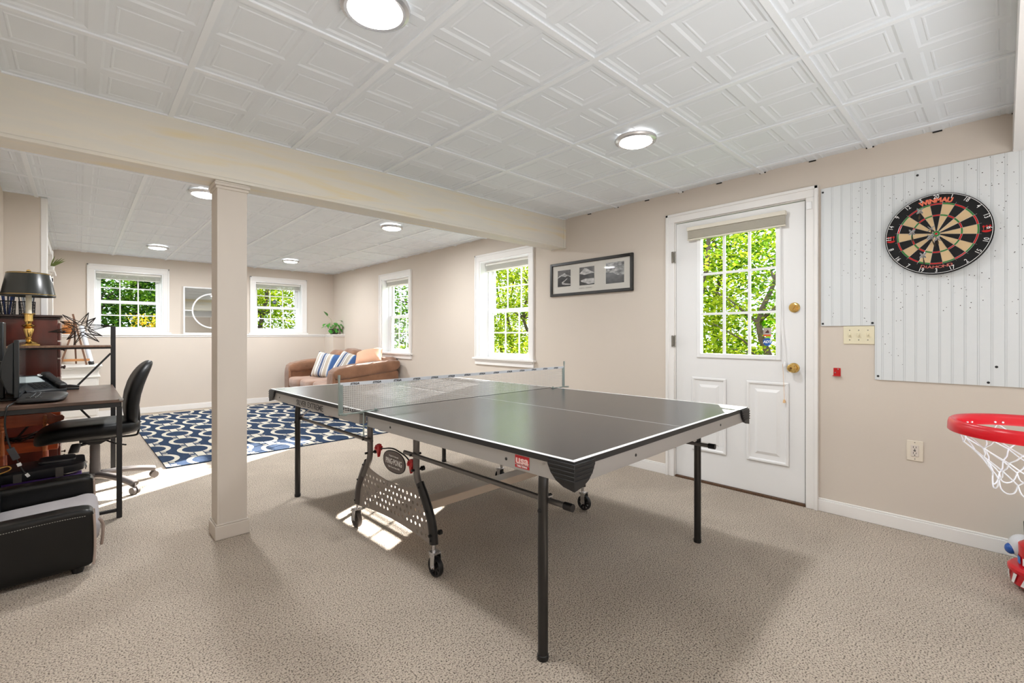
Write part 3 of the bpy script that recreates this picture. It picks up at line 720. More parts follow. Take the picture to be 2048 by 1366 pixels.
for (l0, l1) in ((0, G0), (G1, Ln)):
    mb = MB(TT); mb.box(0, Wd, l0, l1, ZT-.019, ZT, mi=1); z = ZT+.0003; 
    mb.quad((.0, l0, z), (Wd, l0, z), (Wd, l1, z), (0, l1, z), 0); z += .0003; q = .017
    mb.quad((0, l0, z), (q, l0, z), (q, l1, z), (0, l1, z), 2); mb.quad((Wd-q, l0, z), (Wd, l0, z), (Wd, l1, z), (Wd-q, l1, z), 2)
    e0, e1 = (0, q) if l0 == 0 else (Ln-q, Ln)
    mb.quad((q, e0, z), (Wd-q, e0, z), (Wd-q, e1, z), (q, e1, z), 2)
    mb.quad((Wd/2-.0015, l0+.01, z), (Wd/2+.0015, l0+.01, z), (Wd/2+.0015, l1-.01, z), (Wd/2-.0015, l1-.01, z), 2)
    mb.build('tabletop', [M_top, M_edge, M_line], tb, smooth=0)
    mb = MB(TT); za, zb = ZT-.073, ZT-.019; a0, a1 = (l0+.004, l1-.045) if l0 == 0 else (l0+.03, l1-.004)
    mb.box(.004, .018, a0, a1, za, zb); mb.box(Wd-.018, Wd-.004, a0, a1, za, zb)
    if l0 == 0: mb.box(.018, Wd-.018, .004, .018, za, zb)
    else: mb.box(.018, Wd-.018, Ln-.018, Ln-.004, za, zb)
    mb.box(.018, .045, a0, a0+.003, za, zb); mb.box(.018, .045, a1-.003, a1, za, zb)
    mb.box(.018, .03, a0, a1, za, za+.002); mb.box(.3, Wd-.3, (l0+l1)/2-.02, (l0+l1)/2+.02, ZT-.045, ZT-.019)
    mb.build('apron', M_silver, tb, bevel=.0015)
# bolts on the aprons
mb = MB(TT)
for (l) in (.30, 1.08, 1.62, 2.56):
    mb.lathe([(.006, 0), (.005, .0015), (0, .002)], n=10, T=frame((.004, l, ZT-.046), (0, -1, 0), (0, 0, 1)))
for w in (.37, 1.16): mb.lathe([(.006, 0), (.005, .0015), (0, .002)], n=10, T=frame((w, .004, ZT-.046), (1, 0, 0), (0, 0, 1)))
mb.build('bolt', M_black, tb)
# corner guards with ridges
for (cx, cy, sx, sy) in ((0, 0, 1, 1), (Wd, 0, -1, 1), (0, Ln, 1, -1), (Wd, Ln, -1, -1)):
    mb = MB(TT)
    pr = [(-.006, -.006), (.104, -.006), (.101, -.022), (.088, -.047), (.066, -.068), (.036, -.082), (-.006, -.089)]
    for t in (.0,):
        P = [(cx+sx*a, ZT+b) for a, b in pr]
        mb.prism(P, *sorted((cy-sy*.007, cy+sy*.003)), ax='y')
        P = [(cy+sy*a, ZT+b) for a, b in pr]
        mb.prism(P, *sorted((cx-sx*.007, cx+sx*.003)), ax='x')
    for z, e in ((-.020, .098), (-.033, .092), (-.046, .084), (-.059, .07)):
        a, b = sorted((cx-sx*.009, cx+sx*e)); c, d = sorted((cy-sy*.0095, cy-sy*.006)); mb.box(a, b, c, d, ZT+z-.003, ZT+z+.003)
        a, b = sorted((cy-sy*.009, cy+sy*e)); c, d = sorted((cx-sx*.0095, cx-sx*.006)); mb.box(c, d, a, b, ZT+z-.003, ZT+z+.003)
    mb.build('corner_guard', M_black, tb, bevel=.0012)
# legs
for (w, l, dw) in ((.108, .22, 1), (1.413, .224, -1), (.12, 2.545, 1), (1.405, 2.545, -1)):
    dl = -1 if l < 1 else 1
    mb = MB(TT); mb.tube(smoothpath([(w, l, .012), (w, l, .3), (w, l, .55), (w+dw*.002, l, .62), (w+dw*.012, l-dl*.006, .665), (w+dw*.035, l-dl*.02, .70)], 4), .0185, 16)
    leg = mb.build('leg', M_leg, tb)
    mb = MB(TT); mb.lathe([(.0, 0), (.019, 0), (.0205, .004), (.0205, .018), (.0187, .02)], c=(w, l, 0), n=18); mb.build('foot', M_black, leg)
    mb = MB(TT); mb.lathe([(.008, 0), (.007, .004), (0, .005)], n=12, T=frame((w-dw*.018, l, .53), (0, -dw, 0), (0, 0, 1), (-dw, 0, 0)) if 1 else None); mb.build('rivet', M_black, leg)
    # folding brace
    mb = MB(TT); a = w+dw*.02
    mb.tube([(a, l, .57), (a+dw*.09, l-dl*.16, .69)], .003, 6); mb.tube([(a+dw*.012, l, .57), (a+dw*.11, l-dl*.16, .69)], .003, 6); mb.tube([(w, l, .655), (w+dw*.13, l, .672)], .006, 8)
    mb.tube([(a-.01, l, .57), (a+dw*.022, l, .57)], .009, 10)
    mb.build('folding_brace', M_chrome, tb)
# under-carriage at both sides
LC = 1.35
for w, side in ((.17, 1), (1.355, -1)):
    for s in (-1, 1):
        f = lambda dl, z, dw=0: (w+dw, LC+s*dl, z)
        mb = MB(TT); mb.tube(smoothpath([f(.236, .70), f(.236, .55), f(.238, .46), f(.262, .405), f(.31, .33)], 5), .0165, 14); mb.build('frame_tube', M_tube, tb)
        mb = MB(TT); mb.tube(smoothpath([f(.268, .415), f(.325, .33), f(.368, .245), f(.385, .15)], 6), [.021]*3+[.0225]*16, 12, flat=(.85, 1.15)); cv = mb.build('frame_cover', M_black if s < 0 else M_graphite, tb)
        mb = MB(TT)
        for (dl, z) in ((.285, .40), (.352, .30), (.385, .17)): mb.lathe([(.006, 0), (.005, .003), (0, .004)], n=10, T=frame((w-.020, LC+s*dl, z), (0, -1, 0), (0, 0, 1)))
        mb.build('bolt', M_blackmet, cv)
        # caster
        mb = MB(TT); mb.box(w-.022, w-.018, LC+s*.40-.016, LC+s*.40+.016, .045, .115); mb.box(w+.018, w+.022, LC+s*.40-.016, LC+s*.40+.016, .045, .115)
        mb.box(w-.022, w+.022, LC+s*.39-.02, LC+s*.39+.02, .112, .117); mb.tube([(w, LC+s*.387, .115), (w, LC+s*.386, .16)], .010, 12); mb.tube([(w-.026, LC+s*.40, .05), (w+.026, LC+s*.40, .05)], .007, 10)
        mb.box(w-.024, w+.024, LC+s*.40-.008, LC+s*.40+.024, .104, .112)
        cs = mb.build('caster', M_chrome, tb, bevel=.001)
        mb = MB(TT @ frame((w, LC+s*.40, .049), (0, -1, 0), (0, 0, 1)))
        mb.lathe([(.040, -.011), (.046, -.012), (.048, -.008), (.048, .008), (.046, .012), (.040, .011), (.038, .007), (.038, -.007), (.040, -.011)], n=36, cap=False)
        mb.lathe([(.0, -.011), (.012, -.011), (.012, .011), (0, .011)], n=16)
        for k in range(9):
            A = 2*PI*k/9; c, s2 = math.cos(A), math.sin(A); mb._bar((.010*c, .010*s2, 0), (.040*c, .040*s2, 0), .012, .010, None)
        mb.build('wheel', M_black if (s < 0 or side < 0) else mat('grey_wheel', (96, 88, 84), rough=.5), cs)
    # perforated panel (2D curve with holes -> mesh)
    cu = bpy.data.curves.new('c', 'CURVE'); cu.dimensions = '2D'; cu.fill_mode = 'BOTH'; cu.extrude = .0015; cu.resolution_u = 1
    top = lambda x: .357+.030*(x/.24)**2+.0*x; bot = lambda x: .171-.022*(x/.33)**2
    def sidex(z): # distance of cover from centre at height z
        T_ = [(.42, .262), (.40, .272), (.33, .322), (.245, .366), (.15, .383), (.1, .385)]
        for (za, xa), (zb, xb) in zip(T_, T_[1:]):
            if z <= za and z >= zb: return xa+(xb-xa)*(za-z)/(za-zb)
        return .385
    O = [(-.272+.544*k/16, top(-.272+.544*k/16)) for k in range(17)]+[(sidex(z), z) for z in (.38, .34, .30, .26, .22, .18)]+[(.383-.766*k/16, bot(.383-.766*k/16)-.006) for k in range(17)]+[(-sidex(z), z) for z in (.18, .22, .26, .30, .34, .38)]
    def spl(pts):
        s_ = cu.splines.new('POLY'); s_.points.add(len(pts)-1); s_.use_cyclic_u = True
        for p, q in zip(s_.points, pts): p.co = (q[0], q[1], 0, 1)
    spl(O)
    for i in range(-8, 9):
        for j in range(6):
            x = i*.0385+(0 if j % 2 == 0 else .019); z = .34-j*.0335
            if z > top(x)-.016 or z < bot(x)+.014 or abs(x) > sidex(z)-.03: continue
            spl([(x+.0092*math.cos(2*PI*k/12), z+.0092*math.sin(2*PI*k/12)) for k in range(12)])
    ob = bpy.data.objects.new('c', cu); COL.objects.link(ob); dg = bpy.context.evaluated_depsgraph_get(); dg.update()
    me = bpy.data.meshes.new_from_object(ob.evaluated_get(dg)); bpy.data.objects.remove(ob); bpy.data.curves.remove(cu)
    me.name = 'perforated_panel'; me.transform(frame((w-.002, LC, 0), (0, -1, 0), (0, 0, 1))); me.materials.clear(); me.materials.append(M_panel)
    o = bpy.data.objects.new('perforated_panel', me); COL.objects.link(o); o.parent = tb; WM[o.name] = WM[tb.name]
    # long tubes from leg frames to carriage
    for s in (-1, 1):
        zt = .555; off = -.026*side
        mb = MB(TT); mb.tube([(w+off, LC+s*.17, zt), (w+off, LC+s*1.22, .552)], .0105, 12); rd = mb.build('leg_rod', M_tube, tb)
        mb = MB(TT); mb.tube([(w+off, LC+s*1.20, .552), (w+off, LC+s*1.235, .552)], .014, 12); mb.build('end_cap', M_black, rd); mb = MB(TT); mb.tube([(w+off-.018, LC+s*.245, zt), (w+.02, LC+s*.245, zt)], .006, 10); mb.build('pivot_bolt', M_black, rd)
    for (l, z) in ((LC-.238, .475), (LC+.238, .475), (LC-.385, .195)):
        mb = MB(TT); mb.tube([(w-.03, l, z), (w+.034, l, z)], .0065, 10); mb.lathe([(0, 0), (.012, 0), (.012, .014), (0, .016)], n=12, T=frame((w+.03, l, z), (0, 1, 0), (0, 0, 1))); mb.build('lock_bolt', M_black, tb)
mb = MB(TT); mb.box(.175, 1.35, LC-.055, LC+.045, .165, .212); mb.build('crossbar', mat('taupe_bar', (236, 218, 200), rough=.5, var=(8, .06, (.2, 2, 1))), tb, bevel=.003)
# square posts hanging under the middle (inner frame)
mb = MB(TT); mb.box(1.33, 1.36, LC-.255, LC-.225, .52, .69); mb.box(.5, .53, LC-.4, LC-.37, .60, .74); mb.box(.9, .93, LC-.4, LC-.37, .60, .74); mb.build('inner_bracket', M_black, tb, bevel=.002)
mb = MB(TT); mb.tube([(.17, LC-.236, .66), (1.355, LC-.236, .66)], .012, 10); mb.tube([(.17, LC+.236, .66), (1.355, LC+.236, .66)], .012, 10); mb.build('cross_tube', M_tube, tb)
# name plate and red clips
w = .165
Tp = TT @ frame((w, 1.315, .475), (0, -1, 0), (0, 0, 1))
mb = MB(Tp); P = []
for k in range(40):
    A = 2*PI*k/40; r = 1; P.append((.108*math.copysign(abs(math.cos(A))**.85, math.cos(A)), .056*math.copysign(abs(math.sin(A))**.9, math.sin(A))))
mb.prism(P, -.003, .003); pl = mb.build('name_plate', mat('plate_grey', (104, 94, 92), rough=.4, metal=.3), tb, smooth=0)
mb = MB(Tp); mb.tube([(x, y, .001) for x, y in P], .0032, 6, closed=True)
mb.tube(smoothpath([(-.16, .045, 0), (-.11, .052, 0), (-.05, .064, 0), (.0, .068, 0), (.05, .062, 0), (.11, .05, 0), (.16, .025, 0)], 5), .004, 8)
mb.build('wire_rim', M_blackmet, pl)
text('PING·PONG', .042, Tp @ Matrix.Translation((0, -.002, .004)), 'lettering', M_num, pl, wide=.72, bold=.0006)
text('Table Tennis Since 1902', .0125, Tp @ Matrix.Translation((0, -.030, .004)), 'lettering', M_num, pl, wide=.95)
text('Original & Authentic', .012, Tp @ Matrix.Translation((0, .029, .004)), 'lettering', M_num, pl, wide=.95)
for s, zz in ((-1, .045), (1, .022)):
    mb = MB(Tp); x = s*.165
    mb.prism([(x-.026, zz-.014), (x+.022, zz-.010), (x+.026, zz+.014), (x-.020, zz+.016)], -.011, .011)
    mb.prism([(x-.016*s, zz-.010), (x+.014*s, zz-.012), (x-.002*s, zz-.05)], -.008, .008)
    mb.tube([(x-.012, zz, -.016), (x-.012, zz, .016)], .009, 10); mb.box(x-.006, x+.018, zz+.012, zz+.024, -.009, .009)
    mb.build('safety_latch', M_red, tb, bevel=.002)
# apron lettering and sticker on the left face
Ta = TT @ frame((.0032, 2.02, ZT-.047), (0, -1, 0), (0, 0, 1))
text('SILVER EXTREME', .050, Ta @ Matrix.Translation((-.02, 0, .0)), 'lettering', mat('lettering_dark', (60, 58, 58), rough=.5), tb, wide=1.12, bold=.0002, thick=.0004)
Ts = TT @ frame((.0034, .222, ZT-.046), (0, -1, 0), (0, 0, 1))
mb = MB(Ts); mb.box(-.033, .033, -.018, .024, 0, .0005); stk = mb.build('sticker', mat('sticker_red', (188, 36, 44), rough=.45), tb, smooth=0)
mb = MB(Ts); mb.box(-.033, .033, -.0075, -.0055, .0005, .0008); mb.build('sticker_line', M_silver, stk, smooth=0)
text('usa', .036, Ts @ Matrix.Translation((0, .008, .001)), 'lettering', mat('sticker_pale', (226, 190, 186), rough=.5), stk, wide=1.25, bold=.0012)
text('TABLE TENNIS', .008, Ts @ Matrix.Translation((0, -.0125, .001)), 'lettering', M_num, stk, wide=.95)

# ------------------------------------------------------------------ net
nt_ = thing('table_tennis_net', 'white topped table tennis net clamped across the middle of the ping pong table', 'net', tuple(TT @ Vector((.76, LC, ZT))), R(1.8766))
M_netth = mat('net_cord', (196, 194, 190), rough=.8); M_tape = mat('net_tape', (196, 199, 204), rough=.7); M_galv = mat('galvanised_steel', (150, 162, 158), rough=.38, metal=.75)
na, nb, nz0, nz1 = -.115, 1.64, ZT+.006, ZT+.152
mb = MB(TT); k = 0; x = na
while x < nb:
    mb._bar((x, LC, nz0), (x, LC, nz1-.014), .0013, .0013, None); x += .0118
z = nz0
while z < nz1-.014: mb._bar((na, LC, z), (nb, LC, z), .0013, .0013, None); z += .0108
mb.build('netting', M_netth, nt_, smooth=0)
mb = MB(TT); mb.box(na, nb, LC-.0016, LC+.0016, nz1-.017, nz1); mb.build('top_tape', M_tape, nt_, smooth=0)
for k in range(14):
    x = na+.075+k*.122
    text('STIGA', .0135, TT @ frame((x, LC-.002, nz1-.009), (1, 0, 0), (0, 0, 1)), 'tape_lettering', M_black, nt_, wide=1.3, bold=.0006, shear=.25, thick=.0002)
for (x, s) in ((na-.006, 1), (nb+.006, -1)):
    mb = MB(TT); mb.tube([(x, LC, ZT-.01), (x, LC, ZT+.168)], .0045, 10); mb.box(*sorted((x+s*.004, x+s*.020)), LC-.002, LC+.004, ZT+.0, ZT+.142)
    mb.tube([(x, LC, ZT+.165), (x, LC, ZT+.19)], .006, 10)
    for z in (.02, .06, .10, .13): mb.lathe([(.0026, 0), (.002, .0012), (0, .0014)], n=8, T=frame((x+s*.012, LC-.002, ZT+z), (1, 0, 0), (0, 0, 1)))
    ps = mb.build('net_post', M_galv, nt_)
    e = 0 if s > 0 else Wd
    mb = MB(TT); mb.box(*sorted((x-s*.002, e+s*.07)), LC-.045, LC-.03, ZT+.0015, ZT+.0045); mb.box(*sorted((x-s*.002, x+s*.02)), LC-.045, LC+.004, ZT-.006, ZT-.002)
    mb.tube([(x, LC-.002, ZT-.003), (e-s*.012, LC-.04, ZT-.003), (e-s*.012, LC-.04, ZT-.12)], .004, 8); mb.tube([(e+s*.02, LC-.04, ZT-.06), (e+s*.02, LC-.04, ZT-.026)], .0035, 8)
    mb.tube([(e-s*.012, LC-.04, ZT-.07), (e+s*.06, LC-.04, ZT-.07), (e+s*.06, LC-.04, ZT-.022)], .0035, 8)
    mb.lathe([(.006, 0), (.006, .008), (0, .010)], c=(e+s*.055, LC-.037, ZT+.004), n=10)
    mb.tube(circ(.008, 0, 14), .0022, 6, closed=True) if 0 else None
    mb.build('clamp', M_galv, ps)

# ------------------------------------------------------------------ rug
RG = Matrix.Translation((.546, 4.925, 0)) @ Matrix.Rotation(R(1.0), 4, 'Z'); RW, RL = 2.42, 3.42
M_navy = mat('navy_rug', (44, 60, 84), rough=.95, spec=.1, bump=(350, .4, .003), var=(60, .22)); M_cream = mat('cream_rug', (206, 200, 186), rough=.95, spec=.1, bump=(350, .4, .003), var=(60, .08))
pb = MB(); zt = .0115
for i in range(-1, 9):
    for j in range(-1, 9):
        cx = i*.31+.0; cy = j*.50+(.36 if i % 2 == 0 else .11)
        rx, ry, th = .146, .205, .040; n = 28; vs = []
        for k in range(n):
            A = 2*PI*k/n; vs += [(cx+rx*math.cos(A), cy+ry*math.sin(A), zt), (cx+(rx-th)*math.cos(A), cy+(ry-th*1.35)*math.sin(A), zt)]
        pb.add(vs, [(2*k, 2*((k+1) % n), 2*((k+1) % n)+1, 2*k+1) for k in range(n)])
        y = cy+.25; z2 = zt+.0004
        R4 = lambda hx_, hy_, oy, z, mi: pb.quad((cx-hx_, y+oy-hy_, z), (cx+hx_, y+oy-hy_, z), (cx+hx_, y+oy+hy_, z), (cx-hx_, y+oy+hy_, z), mi)
        R4(.070, .078, 0, z2, 1)
        for q in (-.043, .043): R4(.082, .014, q, z2+.0003, 0)
        R4(.042, .10, 0, z2+.0005, 1); R4(.033, .094, 0, z2+.0007, 0)
me = bpy.data.meshes.new('t'); me.from_pydata(pb.v, [], pb.f); me.polygons.foreach_set('material_index', pb.m); bm = bmesh.new(); bm.from_mesh(me)
for co, no in (((0, 0, 0), (-1, 0, 0)), ((RW, 0, 0), (1, 0, 0)), ((0, 0, 0), (0, -1, 0)), ((0, RL, 0), (0, 1, 0))):
    bmesh.ops.bisect_plane(bm, geom=bm.verts[:]+bm.edges[:]+bm.faces[:], plane_co=co, plane_no=no, clear_outer=True)
bm.verts.index_update()
mb = MB(RG); mb.add([v.co.copy() for v in bm.verts], [[v.index for v in f.verts] for f in bm.faces if f.material_index == 0], 1); mb.add([v.co.copy() for v in bm.verts], [[v.index for v in f.verts] for f in bm.faces if f.material_index == 1], 0)
bm.free(); bpy.data.meshes.remove(me)
mb.box(0, RW, 0, RL, .001, .011, mi=0)
tag(mb.build('area_rug', [M_navy, M_cream], None, origin=(1.7, 6.6, 0), smooth=0), 'navy area rug with a cream chain link pattern on the carpet before the sofa', 'rug')

# ------------------------------------------------------------------ sofa
M_suede = mat('brown_microsuede', (136, 98, 74), rough=.75, spec=.25, bump=(14, .22, .03), var=(5, .22), sheen=.35)
M_suede2 = mat('seat_microsuede', (158, 126, 108), rough=.75, spec=.25, bump=(12, .2, .03), var=(5, .18), sheen=.35)
sf = thing('sofa', 'brown microsuede three seat sofa with rolled arms under the right side window', 'sofa', (3.0, 7.2, 0))
mb = MB(); mb.box(2.60, 3.46, 6.22, 8.14, .05, .30); mb.build('base', M_suede, sf, bevel=.03, bseg=3)
wr = lambda a: (lambda x, y, z: (x, y, z+.006*math.sin(x*48+y*9)*a))
for k, yc_ in enumerate((6.28, 8.07)):
    mb = MB()
    # arm body: swelling panel
    mb.sq((3.0, yc_, .34), (.49, .105, .31), .18, .18, 32, 12)
    sl = lambda x, y, z: (x, y, z+.10*(x/.5)*.5+.006*math.sin(x*70)+.0)
    mb.sq((3.0, yc_-(.0), .66), (.505, .135, .095), .55, .22, 48, 14, fn=sl)
    a_ = mb.build('arm', M_suede, sf, smooth=80)
    mb = MB(); mb.sq((2.505, yc_, .335), (.022, .108, .30), .5, .25, 24, 14, fn=lambda x, y, z: (x, y*(1+.12*(z/.3)), z)); mb.build('front_panel', M_suede, a_, smooth=80)
mb = MB(); mb.sq((3.36, 7.18, .46), (.12, .92, .36), .2, .1, 40, 14, fn=lambda x, y, z: (x+.05*(z/.36), y, z+.008*math.sin(y*14))); mb.build('backrest', M_suede, sf, smooth=80)
for k, yc_ in enumerate((6.66, 7.18, 7.70)):
    mb = MB(); mb.sq((2.86, yc_, .385), (.40, .262, .095), .35, .28, 32, 14, fn=lambda x, y, z: (x, y, z+.008*math.sin(x*21+y*17))); mb.build('seat_cushion', M_suede2, sf, smooth=80)
    mb = MB(); hh = [.0, .035, .0][k]
    mb.sq((3.17, yc_, .675+hh), (.11, .25, .215), .45, .3, 32, 14, T=None, fn=lambda x, y, z: (x+.22*z, y, z+.01*math.sin(y*26)+.012*math.cos(y*13))); mb.build('back_cushion', M_suede, sf, smooth=80)
def stripe_mat(name, bands, base):
    m = bpy.data.materials.new(name); m.use_nodes = True; nt = m.node_tree; N = nt.nodes; L = nt.links; b = N['Principled BSDF']; b.inputs['Roughness'].default_value = .85; b.inputs['Specular IOR Level'].default_value = .15
    tc = N.new('ShaderNodeTexCoord'); sp = N.new('ShaderNodeSeparateXYZ'); L.new(tc.outputs['Object'], sp.inputs[0])
    mr = N.new('ShaderNodeMapRange'); mr.inputs['From Min'].default_value = -.26; mr.inputs['From Max'].default_value = .26; L.new(sp.outputs['X'], mr.inputs[0])
    cr = N.new('ShaderNodeValToRGB'); cr.color_ramp.interpolation = 'CONSTANT'; e = cr.color_ramp.elements
    e[0].position = 0; e[0].color = lin(*bands[0][1]); e[1].position = bands[1][0]; e[1].color = lin(*bands[1][1])
    for p, c in bands[2:]: q = e.new(p); q.color = lin(*c)
    L.new(mr.outputs[0], cr.inputs[0]); L.new(cr.outputs[0], b.inputs['Base Color'])
    n = N.new('ShaderNodeTexNoise'); n.inputs['Scale'].default_value = 9; bp = N.new('ShaderNodeBump'); bp.inputs['Strength'].default_value = .35; bp.inputs['Distance'].default_value = .03
    L.new(tc.outputs['Object'], n.inputs['Vector']); L.new(n.outputs['Fac'], bp.inputs['Height']); L.new(bp.outputs[0], b.inputs['Normal'])
    return m
WH, NV, TN, BL, LB = (214, 212, 208), (52, 62, 86), (182, 172, 158), (62, 92, 140), (136, 158, 186)
M_str = stripe_mat('striped_fabric', [(0, NV), (.03, WH), (.09, TN), (.16, WH), (.24, NV), (.26, WH), (.29, (84, 98, 128)), (.37, WH), (.40, NV), (.42, WH), (.47, TN), (.58, WH), (.62, LB), (.65, BL)], 0)
def cushion(label, c, xd, nd, w, h, t, m, roll=0, grp=None, sub=26):
    x = Vector(xd).normalized(); n = Vector(nd).normalized(); x = (x-n*x.dot(n)).normalized(); y = n.cross(x)
    M = frame(c, x, y, n) @ Matrix.Rotation(roll, 4, 'Z'); mb = MB(); vs = []; fs = []; N_ = sub
    for s in (1, -1):
        for i in range(N_+1):
            for j in range(N_+1):
                u, v = -1+2*i/N_, -1+2*j/N_
                pu = u*(1-.07*(1-v*v)**1.0*abs(u)**3) ; pv = v*(1-.07*(1-u*u)*abs(v)**3)
                th = ((1-u**4)*(1-v**4))**.5
                vs.append((pu*w/2, pv*h/2, s*t/2*th*(1+.05*math.sin(5*u+3*v))))
    K = (N_+1)**2
    for s in (0, 1):
        for i in range(N_):
            for j in range(N_):
                a = s*K+i*(N_+1)+j; fs.append((a, a+1, a+N_+2, a+N_+1) if s else (a, a+N_+1, a+N_+2, a+1))
    mb.add(vs, fs)
    o = mb.build('throw_pillow', m, None, M=M, smooth=80, weld=True)
    return tag(o, label, 'pillow', grp)
cushion('striped white, navy and blue throw pillow leaning left on the brown sofa', (2.93, 7.45, .655), (.62, -.75, 0), (-.80, -.50, .38), .54, .43, .15, M_str, roll=-.17)
cushion('striped throw pillow in the middle of the sofa, half hidden behind the near arm', (3.02, 6.93, .70), (.62, -.75, 0), (-.78, -.42, .5), .44, .38, .14, M_str, roll=-.35)
cushion('plain tan throw pillow at the window end of the sofa in the sun', (3.16, 6.50, .80), (.62, -.78, 0), (-.55, -.40, .9), .40, .36, .19, mat('tan_cushion', (226, 176, 146), rough=.8, bump=(10, .3, .03)), roll=.3)

# ------------------------------------------------------------------ potted plant on ledge corner
M_leafg = mat('pothos_leaf', (70, 140, 52), rough=.4, spec=.4, var=(20, .35)); M_pot = mat('dark_pot', (84, 84, 74), rough=.5)
def leaf_mesh(mb, p, d, up, L_, W_, mi=0, fold=.25, droop=.25):
    d = Vector(d).normalized(); up = Vector(up); s = d.cross(up).normalized(); n = s.cross(d).normalized()
    prof = [(0, 0), (.12, .55), (.3, .95), (.5, 1), (.72, .72), (.9, .3), (1, 0)]
    mid = []; lf = []; rt = []
    for (t, w_) in prof:
        c = Vector(p)+d*L_*t-n*L_*droop*t*t
        mid.append(c); e = W_/2*w_; lf.append(c+s*e+n*e*fold); rt.append(c-s*e+n*e*fold)
    vs = mid+lf+rt; k = len(prof); fs = []
    for i in range(k-1): fs += [(i, i+1, k+i+1, k+i), (i, 2*k+i, 2*k+i+1, i+1)]
    mb.add(vs, fs, mi)
pp = thing('potted_plant', 'green leafy trailing plant in a small dark pot on the corner of the ledge', 'plant', (3.42, 8.44, LEDGE))
mb = MB(); mb.lathe([(0, 0), (.062, 0), (.078, .085), (.082, .09), (.082, .105), (.074, .105), (.07, .09), (0, .085)], c=(3.42, 8.44, LEDGE), n=28); mb.build('pot', M_pot, pp)
mb = MB(); ml = MB(); r_ = random.Random(5); base_ = Vector((3.42, 8.44, LEDGE+.09))
tips = [(-.13, -.03, .24), (.07, -.06, .17), (-.17, -.05, .10), (-.12, -.08, .09), (-.09, -.1, .05), (-.05, -.11, .08), (.0, -.12, .09), (.04, -.12, .08), (.07, -.1, .08), (.09, -.05, .10), (.09, -.08, -.0), (.05, -.10, .03), (-.03, -.12, .02), (-.1, -.1, -.01), (-.06, -.11, -.04), (.0, -.05, .12), (-.08, -.02, .12), (-.14, -.0, .05), (.03, .03, .11), (.01, -.12, -.03), (-.1, .03, .1), (-.02, -.09, .12)]
for (x, y, z) in tips:
    e = base_+Vector((x, y, z)); mid = base_+Vector((x*.5, y*.5, z*.6+.05)); mb.tube([base_, mid, e], .0022, 5)
    d = Vector((x, y, -.03 if z < .2 else .05))+Vector((r_.uniform(-.05, .05), r_.uniform(-.05, .02), r_.uniform(-.06, .02)))
    if (x, z) == (-.13, .24): d = Vector((-.06, -.02, .10))
    leaf_mesh(ml, e, d, (0, 0, 1), r_.uniform(.085, .12), r_.uniform(.05, .07))
mb.build('stems', mat('plant_stem', (150, 170, 90), rough=.5), pp); ml.build('leaves', M_leafg, pp, smooth=80)

# ------------------------------------------------------------------ mirror behind the column
mr_ = thing('wall_mirror', 'square white framed mirror with circle lattice leaning on the ledge behind the column', 'mirror', (1.57, 8.73, LEDGE))
Tm = frame((1.572, 8.735, LEDGE+.001), (1, 0, 0), (0, .02, 1)) 
hw, hh_ = .392, .745
mb = MB(Tm); f = .022
for (a, b, c, d) in ((-hw, -hw+f, 0, hh_), (hw-f, hw, 0, hh_), (-hw+f, hw-f, 0, f), (-hw+f, hw-f, hh_-f, hh_)): mb.box(a, b, c, d, -.008, .014)
mb.build('frame', M_win, mr_, bevel=.002)
mb = MB(Tm); mb.quad((-hw+f, f, .0), (hw-f, f, 0), (hw-f, hh_-f, 0), (-hw+f, hh_-f, 0)); mb.build('mirror_glass', mat('mirror_silver', (225, 228, 228), rough=.02, metal=1), mr_, smooth=0)
mb = MB(Tm); cz_ = hh_/2; n = 56; vs = []; r0, r1 = .262, .282
for k in range(n):
    A = 2*PI*k/n
    for (r, z) in ((r0, .001), (r0, .011), (r1, .011), (r1, .001)): vs.append((r*math.cos(A), cz_+r*math.sin(A), z))
mb.add(vs, [(4*k+i, 4*k+(i+1) % 4, 4*((k+1) % n)+(i+1) % 4, 4*((k+1) % n)+i) for k in range(n) for i in range(4)])
for (a, b, c, d) in ((-hw+f, -r1+.003, cz_-.008, cz_+.008), (r1-.003, hw-f, cz_-.008, cz_+.008), (-.01, .01, f, cz_-r1+.003), (-.01, .01, cz_+r1-.003, hh_-f)): mb.box(a, b, c, d, .001, .011)
mb.build('lattice', M_win, mr_, smooth=0)
# ------------------------------------------------------------------ desk with hutch shelf
M_walnut = mat('walnut_top', (92, 70, 58), rough=.32, spec=.5, var=(10, .35, (1, 7, 1)), bump=(60, .08, .001)); M_frame = mat('black_steel_frame', (34, 34, 36), rough=.4, metal=.2)
dk = thing('computer_desk', 'dark wood topped computer desk with black steel frame against the left wall', 'desk', (-.10, 4.4, 0))
mb = MB(); mb.box(-.425, .199, 3.795, 4.985, .727, .746); mb.build('desktop', M_walnut, dk, bevel=.002)
mb = MB()
for (a, b, c, d) in ((-.42, .196, 3.80, 3.825), (-.42, .196, 4.955, 4.98), (.171, .196, 3.825, 4.955), (-.42, -.395, 3.825, 4.955)): mb.box(a, b, c, d, .698, .7265)
mb.build('apron_frame', M_frame, dk, bevel=.002)
for (x, y, zt) in ((.184, 3.814, .698), (-.408, 3.814, .698)):
    mb = MB(); mb.box(x-.0135, x+.0135, y-.0135, y+.0135, .004, zt); l_ = mb.build('leg', M_frame, dk, bevel=.002)
    mb = MB(); mb.lathe([(.014, 0), (.014, .006), (.006, .008)], c=(x, y, 0), n=14); mb.build('foot', M_black, l_)
